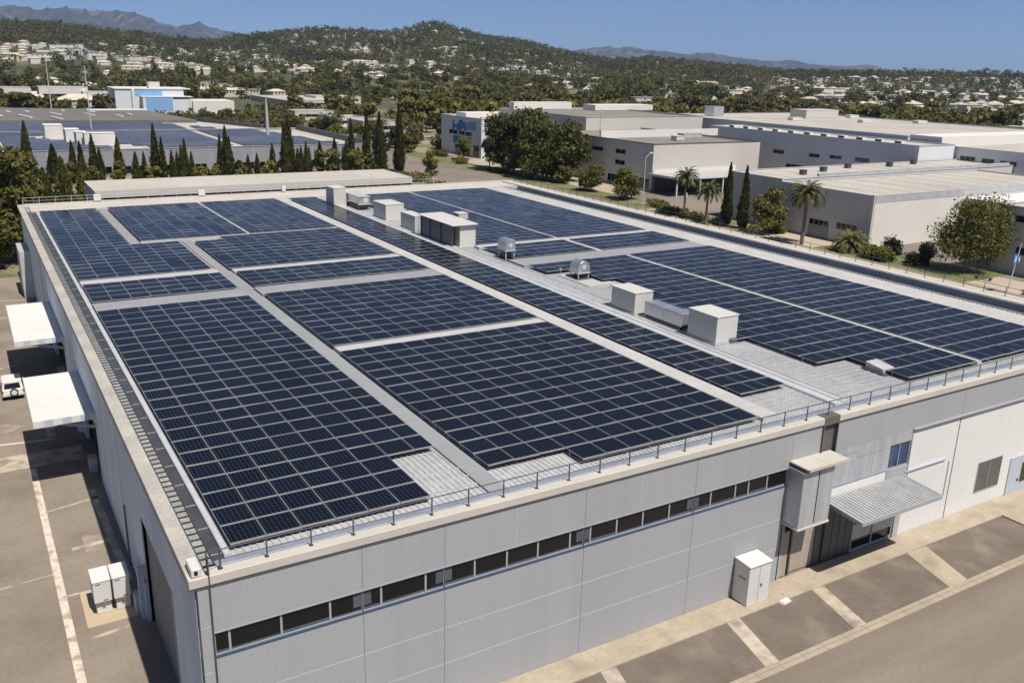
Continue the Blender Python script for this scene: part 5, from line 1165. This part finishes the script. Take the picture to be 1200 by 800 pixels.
# denser belt right behind the halls
bx = rng.uniform(230,620,420); by = rng.uniform(262,560,420); m_ = free(bx, by, 4) & (by > 250+.1*bx)
o2 = np.hypot(bx-CAM.x, by-CAM.y); tx = np.concatenate([tx, bx[m_]]); ty = np.concatenate([ty, by[m_]]); tr_ = np.concatenate([tr_, o2[m_]]); tk = np.concatenate([tk, rng.choice(3, m_.sum(), p=[.5,.4,.1])]); tz = np.concatenate([tz, zt(bx[m_], by[m_])]); ts = np.concatenate([ts, rng.uniform(.9,1.6,m_.sum())]); ta = np.concatenate([ta, rng.uniform(0,6.28,m_.sum())])
for x0,x1,y0,y1,q,s0,s1 in ((62,150,428,506,110,.3,.6),(150,192,425,585,50,.6,1.1),(106,150,330,420,40,.5,1.0)):
    ax = rng.uniform(x0,x1,q); ay = rng.uniform(y0,y1,q); ok2 = ~((ax > 143)&(ax < 176)&(((ay > 395)&(ay < 420))|((ay > 346)&(ay < 376))|((ay > 450)&(ay < 474)))) & ~((ax < 128)&(ay < 345)); ax, ay = ax[ok2], ay[ok2]; q = len(ax)
    tx = np.concatenate([tx, ax]); ty = np.concatenate([ty, ay]); tr_ = np.concatenate([tr_, np.hypot(ax-CAM.x, ay-CAM.y)]); tk = np.concatenate([tk, rng.choice(3, q, p=[.6,.1,.3])]); tz = np.concatenate([tz, zt(ax, ay)]); ts = np.concatenate([ts, rng.uniform(s0,s1,q)]); ta = np.concatenate([ta, rng.uniform(0,6.28,q)])
az_t = np.degrees(np.arctan2(tx-CAM.x, ty-CAM.y))
order = np.lexsort((tr_/ts, ~((az_t > .5)&(az_t < 60))))
TL = [('round green tree','round trees'),('dark umbrella-crowned pine','umbrella pines'),('low spreading olive-green tree','low olive trees'),('slim column-shaped cypress','slim cypresses')]
def tzone(a, r): 
    s = 'behind the grey solar factory' if a < 16 else 'up the street behind the tall cypresses' if a < 26 else 'behind the painted building and pines' if a < 38 else 'behind the big flat halls'
    return s
tp = {}
for j in order[:270]:
    k = int(tk[j]); v_ = int(rng.integers(0,3)); a = az_t[j]; zs = tzone(a, tr_[j]); far_ = 'near' if tr_[j] < 420 else 'farther'
    lab = '%s in the %s valley, %s' % (TL[k][0], far_, zs); grp = '%s in the %s valley %s' % (TL[k][1], far_, zs)
    if (k, v_) not in tp:
        v, f = proto_tree(KINDS[k], 500+k*10+v_, 800); b = MB(); b.tube((0,0,-1),(0,0,5),.3,6,0,.15)
        nv = len(v); tv = np.array(b.v); tf = np.array([q for q in b.f if len(q) == 4])
        o = mesh_np(['round_tree','umbrella_pine','olive_tree','slim_cypress'][k], np.concatenate([v, tv]), np.concatenate([f, tf+nv]), [LEAF['far'], M['bark']], np.concatenate([np.zeros(len(f)), np.ones(len(tf))]))
        tp[(k, v_)] = o
    else: o = tp[(k, v_)].copy(); col.objects.link(o)
    tag(o, lab, 'tree', grp); o.location = (tx[j], ty[j], tz[j]); s = ts[j]; o.scale = (s, s, s*rng.uniform(.85,1.15)); o.rotation_euler = (0,0,ta[j])
rest = order[270:]
# a dense dark plantation on the slope below the cone hill
pa = np.radians(rng.uniform(17.6,20.8,420)); prr = rng.uniform(1560,1680,420); plx = CAM.x+prr*np.sin(pa); ply = CAM.y+prr*np.cos(pa); plz = zt(plx, ply)
PV = []; PF = []; po = 0
for a_, b_, c_ in zip(plx, ply, plz):
    v, f = proto_tree('round', int(a_)%5, 60); PV.append(v*1.5+np.array([a_,b_,c_-.5])); PF.append(f+po); po += len(v)
tag(mesh_np('pine_plantation', np.concatenate(PV), np.concatenate(PF), LEAF['dark']), 'dense dark rectangular pine plantation on the slope below the cone-shaped hill', 'plantation', kind='stuff')
def merged(name, sel, n, leaf, label, cat, grow=1.):
    VV = []; FF = []; off = 0
    pr_ = {(k, v_): proto_tree(KINDS[k], 700+k*10+v_+n, n) for k in range(4) for v_ in range(4)}
    for j in sel:
        v, f = pr_[(int(tk[j]), int(j)%4)]; c, s = math.cos(ta[j]), math.sin(ta[j]); q = v*ts[j]*grow
        VV.append(np.stack([q[:,0]*c-q[:,1]*s+tx[j], q[:,0]*s+q[:,1]*c+ty[j], q[:,2]+tz[j]-.3], 1)); FF.append(f+off); off += len(v)
    tag(mesh_np(name, np.concatenate(VV), np.concatenate(FF), LEAF[leaf]), label, cat, kind='stuff')
r_ = tr_[rest]
merged('valley_woodland', rest[r_ < 1250], 150, 'far', 'woodland filling the valley between the far houses', 'woodland')
merged('hillside_woodland', rest[r_ >= 1250], 42, 'hill', 'dark woodland covering the far hills', 'woodland', 1.15)
print('houses', nh, 'trees', len(tx), 'panels', len(PAN))
